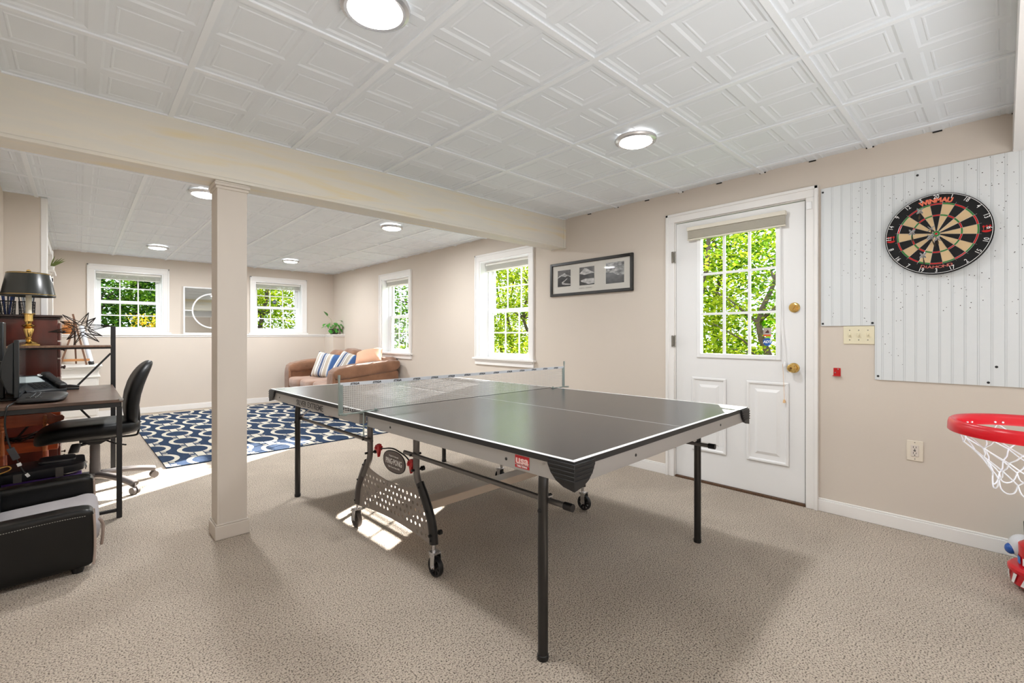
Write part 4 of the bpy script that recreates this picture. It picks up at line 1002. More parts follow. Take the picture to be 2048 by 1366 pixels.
for (x, y) in ((.203, 5.0), (-.408, 5.0)):
    mb = MB(); mb.box(x-.0155, x+.0155, y-.0125, y+.0125, .004, 1.222); l_ = mb.build('shelf_post', M_frame, dk, bevel=.002)
    mb = MB(); mb.lathe([(.014, 0), (.014, .006), (.006, .008)], c=(x, y, 0), n=14); mb.build('foot', M_black, l_)
mb = MB(); mb.box(-.395, .171, 3.804, 3.824, .04, .058); mb.box(-.395, .187, 4.99, 5.01, .04, .058); mb.build('stretcher', M_frame, dk, bevel=.002)
mb = MB(); mb.box(-.395, .188, 4.93, 5.12, 1.052, 1.067); mb.build('hutch_shelf', mat('hutch_wood', (124, 96, 78), rough=.45, var=(10, .25, (7, 1, 1))), dk, bevel=.002)
mb = MB(); mb.box(-.395, .188, 4.99, 5.008, 1.038, 1.051); mb._bar((.188, 5.0, 1.0), (-.012, 5.0, .748), .006, .014, None); mb._bar((-.085, 5.0, .697), (.19, 5.0, .30), .006, .014, None); mb._bar((-.12, 5.0, .697), (-.395, 5.0, .30), .006, .014, None)
mb.build('diagonal_brace', M_frame, dk, smooth=0)
mb = MB(); mb.sq((.192, 3.80, .744), (.012, .012, .008), .5, .5, 12, 8); mb.build('corner_guard', mat('clear_guard', (214, 210, 208), rough=.15, trans=.5), dk)

# monitors
M_mon = mat('monitor_shell', (30, 35, 39), rough=.4); M_scr = mat('monitor_screen', (20, 24, 28), rough=.12)
def monitor(label, x, y0, y1, z0, z1):
    m = thing('computer_monitor', label, 'monitor', (x-.08, (y0+y1)/2, .746))
    mb = MB(); mb.box(x-.022, x, y0, y1, z0, z1); mb.build('bezel', M_mon, m, bevel=.004)
    mb = MB(); zc = (z0+z1)/2; mb.prism([(x-.022, z0+.02), (x-.022, z1-.012), (x-.045, z1-.03), (x-.075, zc+.03), (x-.078, zc-.05), (x-.05, z0+.03)], y0+.01, y1-.01, ax='y'); mb.build('rear_shell', M_mon, m, bevel=.006)
    mb = MB(); mb.quad((x+.0006, y0+.014, z0+.02), (x+.0006, y1-.014, z0+.02), (x+.0006, y1-.014, z1-.014), (x+.0006, y0+.014, z1-.014)); mb.build('screen', M_scr, m, smooth=0)
    mb = MB(); yc = (y0+y1)/2; mb.box(x-.105, x-.077, yc-.03, yc+.03, .755, zc+.04); mb.box(max(x-.17, -.42), x+.07, yc-.11, yc+.11, .7468, .756); mb.build('stand', M_black, m, bevel=.004)
monitor('slim black monitor seen edge on at the front of the computer desk', -.262, 4.02, 4.50, .772, 1.118)
sp_ = thing('desktop_speaker', 'dark narrow speaker standing on the desk behind the monitor at the left frame edge', 'speaker', (-.385, 4.62, .746))
mb = MB(); mb.box(-.42, -.368, 4.56, 4.70, .747, 1.235); mb.build('cabinet', M_mon, sp_, bevel=.006)
mb = MB(); mb.box(-.3685, -.3665, 4.57, 4.69, .79, 1.22); mb.build('grille', M_black, sp_, smooth=0)

# desk phone
ph = thing('desk_phone', 'dark grey office desk phone with display and keypad behind the keyboard', 'phone', (-.2, 4.58, .746))
Tq = frame((-.205, 4.56, .752), (.86, .51, 0), (-.51, .86, 0)) 
mb = MB(Tq @ Matrix.Rotation(R(0), 4, 'X')); prof = [(-.11, 0), (.10, 0), (.12, .10), (.10, .115), (-.11, .022)]
mb.prism(prof, -.12, .10, ax='x'); mb.box(-.12, .10, -.11, .12, -.005, .001); mb.build('body', M_mon, ph, bevel=.004)
Tpf = Tq @ frame((0, -.11, .0225), (1, 0, 0), (0, .914, .405)) ; mb = MB(Tpf)
mb.box(-.075, .035, .12, .205, 0, .003); mb.build('display', mat('lcd_grey', (168, 178, 180), rough=.2), ph, smooth=0)
mb = MB(Tpf)
for i in range(4):
    for j in range(4): mb.box(-.065+i*.026, -.047+i*.026, .03+j*.021, .043+j*.021, 0, .004)
mb.build('keypad', M_black, ph, smooth=0)
mb = MB(Tpf); mb.sq((.078, .11, .018), (.022, .10, .013), .5, .4, 16, 10); mb.sq((.078, .19, .012), (.026, .03, .02), .5, .4, 16, 8); mb.sq((.078, .03, .012), (.026, .03, .02), .5, .4, 16, 8); mb.build('handset', M_black, ph)
mb = MB(Tpf); mb.tube([(.045+.012*math.cos(2*PI*k/14), .20+.012*math.sin(2*PI*k/14), .012) for k in range(14)], .0035, 6, closed=True); mb.build('label_ring', M_swhite, ph)
# keyboard
kb = thing('keyboard', 'black ergonomic split keyboard at the front right of the desk', 'keyboard', (-.16, 4.13, .746))
Tq = frame((-.155, 4.10, .752), (.0, 1, 0), (-1, 0, 0)) 
mb = MB(Tq); mb.sq((0, 0, .008), (.235, .105, .017), .6, .42, 36, 10, fn=lambda x, y, z: (x, y+.03*(abs(x)/.235)**2, z+.012*(1-abs(x)/.235)))
mb.build('body', M_black, kb)
mb = MB(Tq)
for s in (-1, 1):
    for i in range(6):
        for j in range(4):
            x = s*(.03+i*.027); y = .05-j*.022+.03*(abs(x)/.235)**2; z = .022+.012*(1-abs(x)/.235)-.002*j
            mb.box(x-.011, x+.011, y-.009, y+.009, z, z+.006, mi=0)
            mb.box(x-.011, x+.011, y-.0095, y-.0085, z+.002, z+.0062, mi=1)
mb.build('keys', [M_mon, mat('key_glint', (190, 200, 205), rough=.3)], kb, smooth=0)
tr = thing('stapler', 'flat black stapler lying on the desk right of the phone', 'stapler', (-.08, 4.71, .746))
mb = MB(); mb.prism([(-.14, .748), (.0, .748), (.0, .760), (-.14, .765)], 4.68, 4.72, ax='y'); mb.build('base', M_black, tr, bevel=.003)
mb = MB(); mb.prism([(-.135, .768), (.0, .763), (.002, .776), (-.05, .785), (-.135, .782)], 4.684, 4.716, ax='y'); mb.build('arm', M_blackmet, tr, bevel=.003)
# lamp
lp = thing('table_lamp', 'brass candlestick table lamp with a black metal shade on the hutch shelf', 'lamp', (-.278, 5.03, 1.067))
c = (-.278, 5.03, 1.0675)
mb = MB(); mb.box(c[0]-.062, c[0]+.062, c[1]-.06, c[1]+.06, c[2], c[2]+.012); mb.box(c[0]-.052, c[0]+.052, c[1]-.05, c[1]+.05, c[2]+.012, c[2]+.018); b1 = mb.build('foot_plate', M_brass, lp, bevel=.004)
mb = MB(); mb.lathe([(.052, .018), (.044, .028), (.028, .038), (.018, .046), (.021, .056), (.015, .062), (.018, .07), (.031, .125), (.029, .13), (.018, .134), (.034, .144), (.040, .15), (.034, .156), (.018, .165), (.020, .178), (.026, .186), (.024, .21), (.026, .236), (.038, .24), (.038, .243), (.012, .244)], c=c, n=32); mb.build('candlestick', M_brass, lp)
mb = MB(); mb.lathe([(.0165, .243), (.0165, .40), (0, .402)], c=c, n=20); mb.build('candle_tube', mat('ivory_tube', (236, 228, 206), rough=.5), lp)
mb = MB(); mb.lathe([(.148, .372), (.1465, .384), (.118, .542), (.114, .548), (.112, .545), (.143, .384), (.145, .372)], c=c, n=56, cap=False); mb.lathe([(.0, .546), (.116, .546)], c=c, n=56, cap=False); sh = mb.build('lamp_shade', mat('black_tole', (40, 42, 40), rough=.3, spec=.5), lp)
mb = MB(); mb.tube([(c[0]+.1475*math.cos(2*PI*k/56), c[1]+.1475*math.sin(2*PI*k/56), c[2]+.384) for k in range(56)], .0022, 6, closed=True); mb.tube([(c[0]+.119*math.cos(2*PI*k/56), c[1]+.119*math.sin(2*PI*k/56), c[2]+.541) for k in range(56)], .0022, 6, closed=True); mb.build('gold_trim', M_brass, sh)
mb = MB(); mb.lathe([(.004, .40), (.004, .55), (.010, .553), (.014, .562), (.010, .572), (0, .576)], c=c, n=16); mb.build('finial', M_brass, lp)
# starburst
sb = thing('starburst_ornament', 'black wire starburst sculpture standing on the hutch shelf beside the lamp', 'ornament', (.03, 5.04, 1.067))
M_wireb = mat('dark_wire', (44, 38, 34), rough=.4, metal=.6)
mb = MB(); cc = Vector((.012, 5.04, 1.20)); ph_ = (1+5**.5)/2
ico = [Vector(v).normalized() for v in ((0, 1, ph_), (0, -1, ph_), (0, 1, -ph_), (0, -1, -ph_), (1, ph_, 0), (-1, ph_, 0), (1, -ph_, 0), (-1, -ph_, 0), (ph_, 0, 1), (-ph_, 0, 1), (ph_, 0, -1), (-ph_, 0, -1))]
Rm = Matrix.Rotation(.35, 3, 'Y') @ Matrix.Rotation(.3, 3, 'Z') @ Matrix.Rotation(.2, 3, 'X')
ico = [Rm @ v for v in ico]; low = min(v.z for v in ico); Rr = (cc.z-1.0695)/-low
dod = []
for i in range(12):
    for j in range(i+1, 12):
        for k in range(j+1, 12):
            if (ico[i]-ico[j]).length < 1.1 and (ico[j]-ico[k]).length < 1.1 and (ico[i]-ico[k]).length < 1.1: dod.append(((ico[i]+ico[j]+ico[k]).normalized(), (i, j, k)))
for d_, ids in dod:
    for i in ids: mb.tube([cc+d_*.05, cc+Vector((ico[i].x*1.35, ico[i].y*.75, ico[i].z))*Rr], .0024, 6)
mb.build('wire_points', M_wireb, sb)

# dark cherry chest
M_cherry = mat('dark_cherry', (88, 34, 24), rough=.3, spec=.5, var=(5, .35, (3, 3, .6)), coat=.2); M_cherry2 = mat('cherry_top', (46, 24, 20), rough=.25, coat=.3); M_orange = mat('orange_cherry', (182, 84, 44), rough=.3, var=(6, .2, (1, 1, 6)), coat=.3)
ch = thing('chest_of_drawers', 'tall narrow dark cherry chest of drawers behind the desk and lamp', 'chest', (-.27, 5.31, 0))
x0, x1, y0, y1 = -.44, -.125, 5.135, 5.485
mb = MB(); mb.box(x0, x1, y0, y1, .03, 1.285); mb.box(x0, x1+.004, y0-.004, y1, 0, .05); mb.build('carcass', M_cherry, ch, bevel=.003)
mb = MB(); mb.box(x0, x1+.028, y0-.02, y1+.005, 1.286, 1.305); mb.box(x0, x1+.016, y0-.01, y1, 1.272, 1.2855); mb.build('top', M_cherry2, ch, bevel=.004)
zs = [.08, .27, .46, .64, .81, .96, 1.10, 1.25]
for a, b in zip(zs, zs[1:]):
    mb = MB(); mb.box(x1+.0005, x1+.016, y0+.015, y1-.015, a+.006, b-.006); dr = mb.build('drawer', M_cherry, ch, bevel=.003)
    for y in (y0+.08, y1-.08):
        mb = MB(frame((x1+.016, y, (a+b)/2), (0, 1, 0), (0, 0, 1))); mb.lathe([(.005, 0), (.004, .012), (.011, .018), (.011, .024), (0, .028)], n=14); mb.build('knob', mat('dark_knob', (50, 28, 24), rough=.3), dr)
# pen cups on the chest
def pen_cup(label, cx, cy, cols, seed):
    t = thing('pen_cup', label, 'pen cup', (cx, cy, 1.305)); r_ = random.Random(seed); zc = 1.3055
    mb = MB()
    for k in range(28):
        A = 2*PI*k/28; mb.tube([(cx+.044*math.cos(A), cy+.044*math.sin(A), zc), (cx+.047*math.cos(A+.25), cy+.047*math.sin(A+.25), zc+.105)], .0011, 4); mb.tube([(cx+.044*math.cos(A), cy+.044*math.sin(A), zc), (cx+.047*math.cos(A-.25), cy+.047*math.sin(A-.25), zc+.105)], .0011, 4)
    for z, r in ((0, .044), (.105, .0475)): mb.tube([(cx+r*math.cos(2*PI*k/24), cy+r*math.sin(2*PI*k/24), zc+z) for k in range(24)], .0025, 6, closed=True)
    mb.lathe([(0, .001), (.044, .001)], c=(cx, cy, zc), n=24, cap=False); mb.build('mesh_cup', M_black, t)
    return t
def pens(cx, cy, cols, seed, lab, grp, n=9):
    r_ = random.Random(seed)
    for k in range(n):
        A = 2*PI*k/n; rr = .012+.018*(k % 2); ln = .15+.02*r_.random(); col = cols[k % len(cols)]
        p = Vector((cx+rr*math.cos(A), cy+rr*math.sin(A), 1.309)); q = p+Vector((.018*math.cos(A), .018*math.sin(A), ln*.93))
        t = thing('pen', lab, 'pen', tuple(p), group=grp)
        mb = MB(); mb.tube([p, p.lerp(q, .72)], .004, 8); mb.build('barrel', col, t)
        mb = MB(); mb.tube([p.lerp(q, .72), q], .0047, 8); mb.build('cap', col, t)
pen_cup('black mesh pen cup of blue pens on the chest at the left frame edge', -.405, 5.25, None, 1); pen_cup('black mesh pen cup of silver pens on the chest, just left of the lamp', -.30, 5.27, None, 2)
pens(-.405, 5.25, [mat('blue_pen', (24, 60, 130), rough=.3), mat('navy_pen', (20, 34, 70), rough=.3)], 3, 'blue pen in the leftmost mesh cup on the chest', 'blue pens in the left cup')
pens(-.30, 5.27, [mat('silver_pen', (170, 174, 178), rough=.3, metal=.4), mat('grey_pen', (60, 64, 70), rough=.3)], 4, 'grey or silver pen in the mesh cup beside the lamp', 'grey pens in the right cup')

# spindle stand
sp = thing('spindle_stand', 'orange cherry wood shelf stand with turned spindles under the desk', 'shelf stand', (-.26, 4.9, 0))
x0, x1, y0, y1 = -.44, -.155, 4.83, 4.965
mb = MB()
mb.prism([(x0, .485), (x0, .575), (x1-.03, .575), (x1+.0, .572), (x1+.03, .550), (x1+.062, .552), (x1+.075, .535), (x1+.07, .512), (x1+.02, .50), (x1-.02, .49)], y0, y0+.014, ax='y'); mb.prism([(x0, .485), (x0, .575), (x1+.05, .56), (x1+.05, .50)], y1-.012, y1, ax='y'); mb.box(x0, x1+.02, y0+.014, y1-.012, .49, .50)
mb.build('top_tray', M_orange, sp, bevel=.002)
mb = MB(); mb.box(x0, x1+.04, y0-.004, y1, .30, .375); mb.build('lower_shelf', M_orange, sp, bevel=.004)
for (x, y) in ((-.395, y0-.016), (-.183, y0-.016), (-.395, y1-.02), (-.183, y1-.02)):
    mb = MB(); mb.lathe([(.013, .30), (.015, .33), (.0105, .40), (.0125, .45), (.009, .46), (.014, .475), (.009, .487), (.014, .50), (.009, .512), (.015, .53), (.010, .546), (.012, .56), (0, .565)], c=(x, y, 0), n=16); s_ = mb.build('spindle', mat('spindle_wood', (206, 120, 70), rough=.3, coat=.3), sp)
    mb = MB(); mb.lathe([(.012, 0), (.014, .03), (.010, .1), (.016, .2), (.014, .30)], c=(x, y, 0), n=16); mb.build('foot', M_orange, s_)
cb = thing('cable_bundle', 'tangle of black cables lying on the lower shelf of the spindle stand', 'cables', (-.28, 4.9, .376))
mb = MB(); r_ = random.Random(9)
for k in range(6):
    mb.tube(smoothpath([(-.42+.26*j/6+r_.uniform(-.02, .02), 4.90+r_.uniform(-.045, .045), .382+r_.uniform(.0, .045)) for j in range(7)], 4), .0045, 6)
mb.build('cable', M_black, cb)

# white cabinet with easel
M_cabw = mat('cabinet_white', (236, 234, 230), rough=.4)
cw = thing('white_cabinet', 'white painted cabinet with moulded top against the far wall behind the desk', 'cabinet', (0, 8.35, 0))
mb = MB(); mb.box(-.22, .185, 8.06, 8.63, .0, .70); mb.box(-.22, .189, 8.056, 8.63, 0, .09); mb.build('carcass', M_cabw, cw, bevel=.004)
mb = MB(); mb.box(-.24, .222, 8.03, 8.64, .735, .758); mb.box(-.23, .208, 8.045, 8.635, .715, .735); mb.box(-.225, .197, 8.05, 8.63, .70, .715); mb.build('top', M_cabw, cw, bevel=.005)
mb = MB(); mb.box(-.225, .203, 8.045, 8.63, .60, .622); mb.build('moulding', M_cabw, cw, bevel=.005)
mb = MB(); mb.box(-.2, .165, 8.052, 8.0595, .115, .585); mb.build('door', M_cabw, cw, bevel=.002)
ez = thing('tabletop_easel', 'small dark wooden tripod easel standing on the white cabinet', 'easel', (-.04, 8.2, .758))
M_easel = mat('easel_wood', (112, 78, 56), rough=.5); M_easel2 = mat('easel_ledge_wood', (190, 134, 84), rough=.5)
mb = MB(); mb._bar((-.175, 8.1, .768), (-.035, 8.2, 1.30), .02, .014, None); mb.build('leg', M_easel, ez)
mb = MB(); mb._bar((.07, 8.1, .768), (-.06, 8.2, 1.42), .02, .014, None); mb.build('leg', M_easel, ez)
mb = MB(); mb._bar((-.03, 8.5, .768), (-.05, 8.215, 1.35), .018, .012, None); mb.build('leg', M_easel, ez)
mb = MB(); mb._bar((-.17, 8.13, .83), (.10, 8.13, .83), .035, .03, None); mb.build('ledge', M_easel2, ez, bevel=.003)
pr_ = thing('paper_roll', 'white rolled paper leaning against the easel on the white cabinet', 'paper roll', (.09, 8.25, .758))
mb = MB(); mb.tube([(.115, 8.3, .79), (.02, 8.42, 1.27)], .027, 16); mb.build('roll', mat('blue_white_paper', (224, 230, 240), rough=.7), pr_); mb = MB(); mb.tube([(.120, 8.293, .763), (.112, 8.305, .80)], .029, 16); mb.build('end_cap', M_black, pr_)
og = thing('dried_arrangement', 'orange dried straw arrangement in a low basket on the left end of the ledge', 'dried flowers', (-.11, 8.71, LEDGE))
M_straw = mat('orange_straw', (236, 176, 108), rough=.8); mb = MB(); mb.lathe([(0, 0), (.05, 0), (.058, .06), (.05, .06), (.045, .02), (0, .02)], c=(-.11, 8.715, LEDGE), n=20); mb.build('basket', mat('wicker', (214, 140, 72), rough=.8, bump=(120, .4, .003)), og)
mb = MB(); r_ = random.Random(4)
for k in range(110):
    A = r_.uniform(0, PI); e = r_.uniform(-.35, 1.5); L_ = r_.uniform(.09, .16); dx = math.cos(A)*math.cos(e)*L_*.7; dy = -abs(math.sin(A))*math.cos(e)*L_*.5
    mb.tube([(-.11+dx*.3, 8.715+dy*.3, LEDGE+.05), (-.11+dx, 8.715+dy, LEDGE+.06+abs(math.sin(e))*L_*.9)], .0022, 4)
mb.build('straw', M_straw, og)
# wall shelf with air plant near the doorway on the left
ws = thing('wall_shelf', 'small white wall shelf on the left far wall above the chest', 'shelf', (-.24, 7.0, 1.80))
mb = MB(); mb.box(-.265, -.185, 6.7, 7.2, 1.80, 1.822); mb.build('board', M_cabw, ws, bevel=.003)
for y in (6.78, 7.1):
    mb = MB(); mb.prism([(-.265, 1.80), (-.2, 1.80), (-.25, 1.73), (-.265, 1.70)], y, y+.018, ax='y'); mb.build('bracket', M_cabw, ws, bevel=.002)
ap = thing('trailing_plant', 'thin leaved green plant on the small white wall shelf', 'plant', (-.22, 6.95, 1.822))
mb = MB(); mb.lathe([(0, 0), (.028, 0), (.034, .06), (.03, .06), (.026, .01), (0, .01)], c=(-.225, 6.95, 1.822), n=18); mb.build('pot', M_cabw, ap)
mb = MB()
for (dx, dz, dy) in ((.075, .12, 0), (.085, .10, -.03), (.07, .075, .02), (.06, .14, .04), (.03, .15, .02), (.05, .04, -.05)):
    leaf_mesh(mb, (-.225, 6.95, 1.87), (dx, dy, dz*.8), (0, -1, 0), .15, .012, droop=.3)
mb.build('leaves', mat('blade_leaf', (110, 124, 60), rough=.5), ap, smooth=80)
cd = thing('hanging_card', 'white card hanging from a clip on the left far wall above the chest', 'card', (-.21, 6.3, 1.56))
mb = MB(); mb.add([(-.255, 6.3, 1.75), (-.205, 6.28, 1.76), (-.175, 6.29, 1.56), (-.235, 6.31, 1.56), (-.255, 6.303, 1.75), (-.205, 6.283, 1.76), (-.175, 6.293, 1.56), (-.235, 6.313, 1.56)], [(0, 1, 2, 3), (7, 6, 5, 4), (0, 4, 5, 1), (1, 5, 6, 2), (2, 6, 7, 3), (3, 7, 4, 0)]); mb.build('paper', M_swhite, cd, smooth=0)
mb = MB(); mb.box(-.265, -.185, 6.30, 6.314, 1.665, 1.70); mb.build('clip', M_black, cd, bevel=.002)

# under the desk: storage box, folder, laptop bag, charger
sx_ = thing('storage_box', 'black storage box on the carpet under the laptop bag', 'box', (-.22, 4.1, 0))
mb = MB(); mb.box(-.425, -.055, 3.97, 4.24, .0, .245); mb.build('body', M_black, sx_, bevel=.008); mb = MB(); mb.box(-.43, -.05, 3.965, 4.245, .246, .262); mb.build('lid', M_black, sx_, bevel=.004)
fo = thing('folder', 'purple folder sticking out under the black laptop bag', 'folder', (-.14, 4.08, .262))
mb = MB(); mb.box(-.33, .012, 3.965, 4.20, .263, .282); mb.build('cover', mat('purple_plastic', (92, 60, 140), rough=.3), fo, bevel=.003)
lb = thing('laptop_bag', 'black leather laptop bag lying under the computer desk', 'bag', (-.21, 4.1, .283))
M_bag = mat('bag_leather', (26, 26, 30), rough=.3, spec=.5, bump=(60, .15, .002))
mb = MB(); mb.sq((-.205, 4.08, .318), (.235, .15, .034), .35, .25, 36, 12, fn=lambda x, y, z: (x, y, z+.012*(x/.23)+.003*math.sin(x*30))); mb.build('body', M_bag, lb)
mb = MB(); mb.sq((-.10, 4.1, .362), (.085, .085, .014), .5, .3, 24, 10); mb.build('pocket', M_bag, lb)
M_bstrap = mat('bag_strap', (70, 66, 64), rough=.6)
for (a_, b_, z_) in ((-.105, -.07, .345), (-.28, -.245, .335)): mb = MB(); mb.box(a_, b_, 3.925, 3.931, .288, z_); mb.build('strap', M_bstrap, lb)
mb = MB(); mb.tube([(.026, 4.02, .34), (.034, 4.0, .315), (.03, 4.0, .295)], .004, 8); mb.tube([(.03+.007*math.cos(2*PI*k/10), 4.0, .34+.007*math.sin(2*PI*k/10)) for k in range(10)], .002, 6, closed=True); mb.build('zip_pull', M_chrome, lb)
cc_ = thing('charger_cable', 'black cable with inline connector hanging over the front edge of the desk', 'cable', (-.29, 3.78, .34))
mb = MB(); pt = smoothpath([(-.27, 3.99, .758), (-.285, 3.86, .752), (-.293, 3.785, .745), (-.300, 3.782, .66), (-.292, 3.785, .58), (-.277, 3.785, .51)], 5); mb.tube(pt, .0042, 8); mb.tube([(-.262, 3.785, .475), (-.247, 3.785, .425)], .003, 8); mb.tube(smoothpath([(-.243, 3.785, .415), (-.232, 3.785, .385), (-.218, 3.785, .362)], 4), .0032, 8); mb.build('cord', M_black, cc_)
mb = MB(); mb._bar((-.281, 3.785, .518), (-.256, 3.785, .452), .02, .03, None); mb.build('inline_box', mat('connector_grey', (60, 60, 64), rough=.4), cc_, bevel=.003)
mb = MB(); mb._bar((-.249, 3.785, .43), (-.243, 3.785, .412), .014, .018, None); mb._bar((-.219, 3.785, .364), (-.208, 3.785, .345), .010, .014, None); mb.build('connector', M_swhite, cc_, bevel=.002)
gc = thing('gold_cord', 'looped golden cord at the left frame edge beside the laptop bag', 'cord', (-.33, 3.88, .262))
mb = MB(); mb.tube(smoothpath([(-.42, 3.9, .36), (-.36, 3.89, .385), (-.30, 3.88, .40), (-.285, 3.88, .385), (-.31, 3.885, .368), (-.37, 3.89, .35), (-.43, 3.9, .33)], 5), .0032, 6); mb.build('loop', mat('gold_rope', (220, 176, 90), rough=.5), gc)

# ------------------------------------------------------------------ pet bed
M_pleather = mat('black_faux_leather', (9, 10, 11), rough=.3, spec=.4, bump=(9, .12, .03), coat=.05); M_stitch = mat('white_stitch', (190, 188, 180), rough=.7); M_plush = mat('grey_plush', (164, 160, 162), rough=.95, spec=.1, bump=(160, .3, .003), var=(5, .08)); M_pipe = mat('grey_piping', (176, 158, 148), rough=.9)
pb_ = thing('pet_bed', 'black faux leather pet sofa bed with a light grey cushion at the left', 'pet bed', (-.18, 3.4, 0))
ya, yb, xe = 3.02, 3.74, .055
mb = MB(); mb.sq(((XL+.005+xe)/2, ya+.06, .163), ((xe-XL-.005)/2, .055, .140), .18, .16, 40, 14, fn=lambda x, y, z: (x, y+.004*math.sin(x*14), z+.005*math.sin(x*9))); w1 = mb.build('bolster', M_pleather, pb_, smooth=60)
mb = MB(); mb.sq(((XL+.005+xe+.01)/2, yb-.055, .17), ((xe+.01-XL-.005)/2, .055, .155), .18, .16, 40, 14, fn=lambda x, y, z: (x, y, z+.006*math.sin(x*8))); w2 = mb.build('bolster', M_pleather, pb_, smooth=60)
mb = MB(); mb.sq((XL+.075, (ya+yb)/2, .18), (.07, (yb-ya)/2-.04, .165), .3, .2, 32, 14); mb.build('back_bolster', M_pleather, pb_, smooth=60)
mb = MB(); mb.box(XL+.02, xe-.02, ya+.05, yb-.05, .02, .10); mb.build('base_pad', M_plush, pb_, bevel=.01)
mb = MB(); mb.sq((-.155, (ya+yb)/2+.0, .150), (.235, .250, .065), .5, .22, 40, 14, fn=lambda x, y, z: (x, y, z+.07*x+.02*(y/.25)+.01*math.sin(y*6+1)+.004*math.sin(x*40)*(1 if x > .12 else .2))); cu_ = mb.build('cushion', M_plush, pb_, smooth=80)
mb = MB(); mb.tube(smoothpath([(xe+.02, ya+.13, .215), (xe+.034, ya+.15, .18), (xe+.034, ya+.17, .12), (xe+.03, ya+.2, .06)], 5), .007, 8); mb.build('piping', M_pipe, cu_)
for wo, yy in ((w1, ya+.012), (w1, ya+.108), (w2, yb-.102)):
    mb = MB(); zt = .292 if wo is w1 else .318; xx = xe+(.0 if wo is w1 else .01); mb.tube(smoothpath([(xx-.002, yy, zt-.014), (xx+.001, yy, .2), (xx+.001, yy, .1), (xx-.004, yy, .035)], 5), .0055, 8); mb.build('piping', M_pipe, wo)
mb = MB(); k = 0; x = XL+.02
while x < xe-.03: mb.tube([(x, ya+.0035+.004*math.sin((x+.195)*14), .272+.005*math.sin((x+.195)*9)), (x+.005, ya+.0035+.004*math.sin((x+.2)*14), .272+.005*math.sin((x+.2)*9))], .0011, 5); x += .0085
mb.build('stitching', M_stitch, w1, smooth=0)
for (x, y) in ((xe-.06, ya+.05), (xe-.06, yb-.05), (XL+.07, ya+.05), (XL+.07, yb-.05)):
    mb = MB(); mb.lathe([(.02, 0), (.026, .026)], c=(x, y, 0), n=14); mb.build('foot', M_black, pb_)

# ------------------------------------------------------------------ office chair
M_cfab = mat('black_chair_leather', (8, 9, 11), rough=.45, spec=.3, bump=(30, .1, .004)); M_cbase = mat('grey_chair_plastic', (104, 98, 96), rough=.45)
oc = thing('office_chair', 'black padded office chair with grey five star base pushed under the desk', 'chair', (.085, 4.6, 0))
cx, cy = .085, 4.6
mb = MB(); mb.sq((.055, cy, .455), (.285, .245, .058), .5, .55, 44, 16, fn=lambda x, y, z: (x, y, z-.035*max(0, (-x-.12)/.16)**2+.012*(y/.24)**2+.008*max(0, x/.28)**2)); mb.build('seat', M_cfab, oc, smooth=80)
mb = MB(); Tb = Matrix.Translation((.305, cy, .70)) @ Matrix.Rotation(R(11), 4, 'Y')
mb.sq((0, 0, 0), (.045, .225, .265), .7, .62, 40, 18, T=Tb, fn=lambda x, y, z: (x+.28*(z-.03)**2*0+.10*(z/.26)**2*.5-.35*y*y, y*(1-.12*max(0, z/.26)**2), z)); mb.build('backrest', M_cfab, oc, smooth=80)
mb = MB(); mb.tube(smoothpath([(.14, cy, .385), (.30, cy, .375), (.335, cy, .40), (.34, cy, .50), (.335, cy, .60)], 6), .012, 10, flat=(1.6, .6)); mb.tube(smoothpath([(.13, cy-.05, .38), (.2, cy-.06, .34), (.26, cy-.06, .32)], 5), .006, 8); mb.build('back_bracket', M_blackmet, oc)
mb = MB(); mb.box(cx-.085, cx+.085, cy-.06, cy+.06, .372, .398); mb.prism([(cx-.08, .373), (cx+.08, .373), (cx+.03, .345), (cx-.03, .345)], cy-.04, cy+.04, ax='y'); mb.build('mechanism', M_black, oc, bevel=.004)
mb = MB(); mb.tube([(cx-.05, cy-.05, .362), (cx-.105, cy-.07, .352)], .010, 10); mb.lathe([(.024, 0), (.027, .01), (.029, .06), (.026, .066), (0, .066)], n=18, T=frame((cx-.10, cy-.07, .372), (1, 0, 0), (0, -.96, .26), (-.25, -.25, -.93))); mb.build('tension_knob', M_black, oc)
mb = MB(); mb.lathe([(.016, .34), (.016, .352)], c=(cx, cy, 0), n=18); mb.lathe([(.031, .09), (.031, .20), (.029, .205), (.029, .33), (.026, .342), (.014, .344)], c=(cx, cy, 0), n=24); mb.build('gas_column', M_cbase, oc)
for k in range(5):
    A = R(-56)+2*PI*k/5; c, s = math.cos(A), math.sin(A); mb = MB()
    pts = [(.02, .112), (.1, .118), (.24, .106), (.34, .084), (.37, .074)]
    mb.tube(smoothpath([(cx+r*c, cy+r*s, z) for r, z in pts], 4), [.026]*17, 10, flat=(1.15, .85)); ar = mb.build('base_arm', M_cbase, oc)
    x, y = cx+.37*c, cy+.37*s
    mb = MB(); mb.tube([(x-.022*s, y+.022*c, .028), (x-.006*s, y+.006*c, .028)], .026, 16); mb.tube([(x+.022*s, y-.022*c, .028), (x+.006*s, y-.006*c, .028)], .026, 16); mb.tube([(x, y, .03), (x, y, .08)], .008, 8); mb.box(x-.012, x+.012, y-.012, y+.012, .045, .058); mb.build('caster', M_cbase, ar)

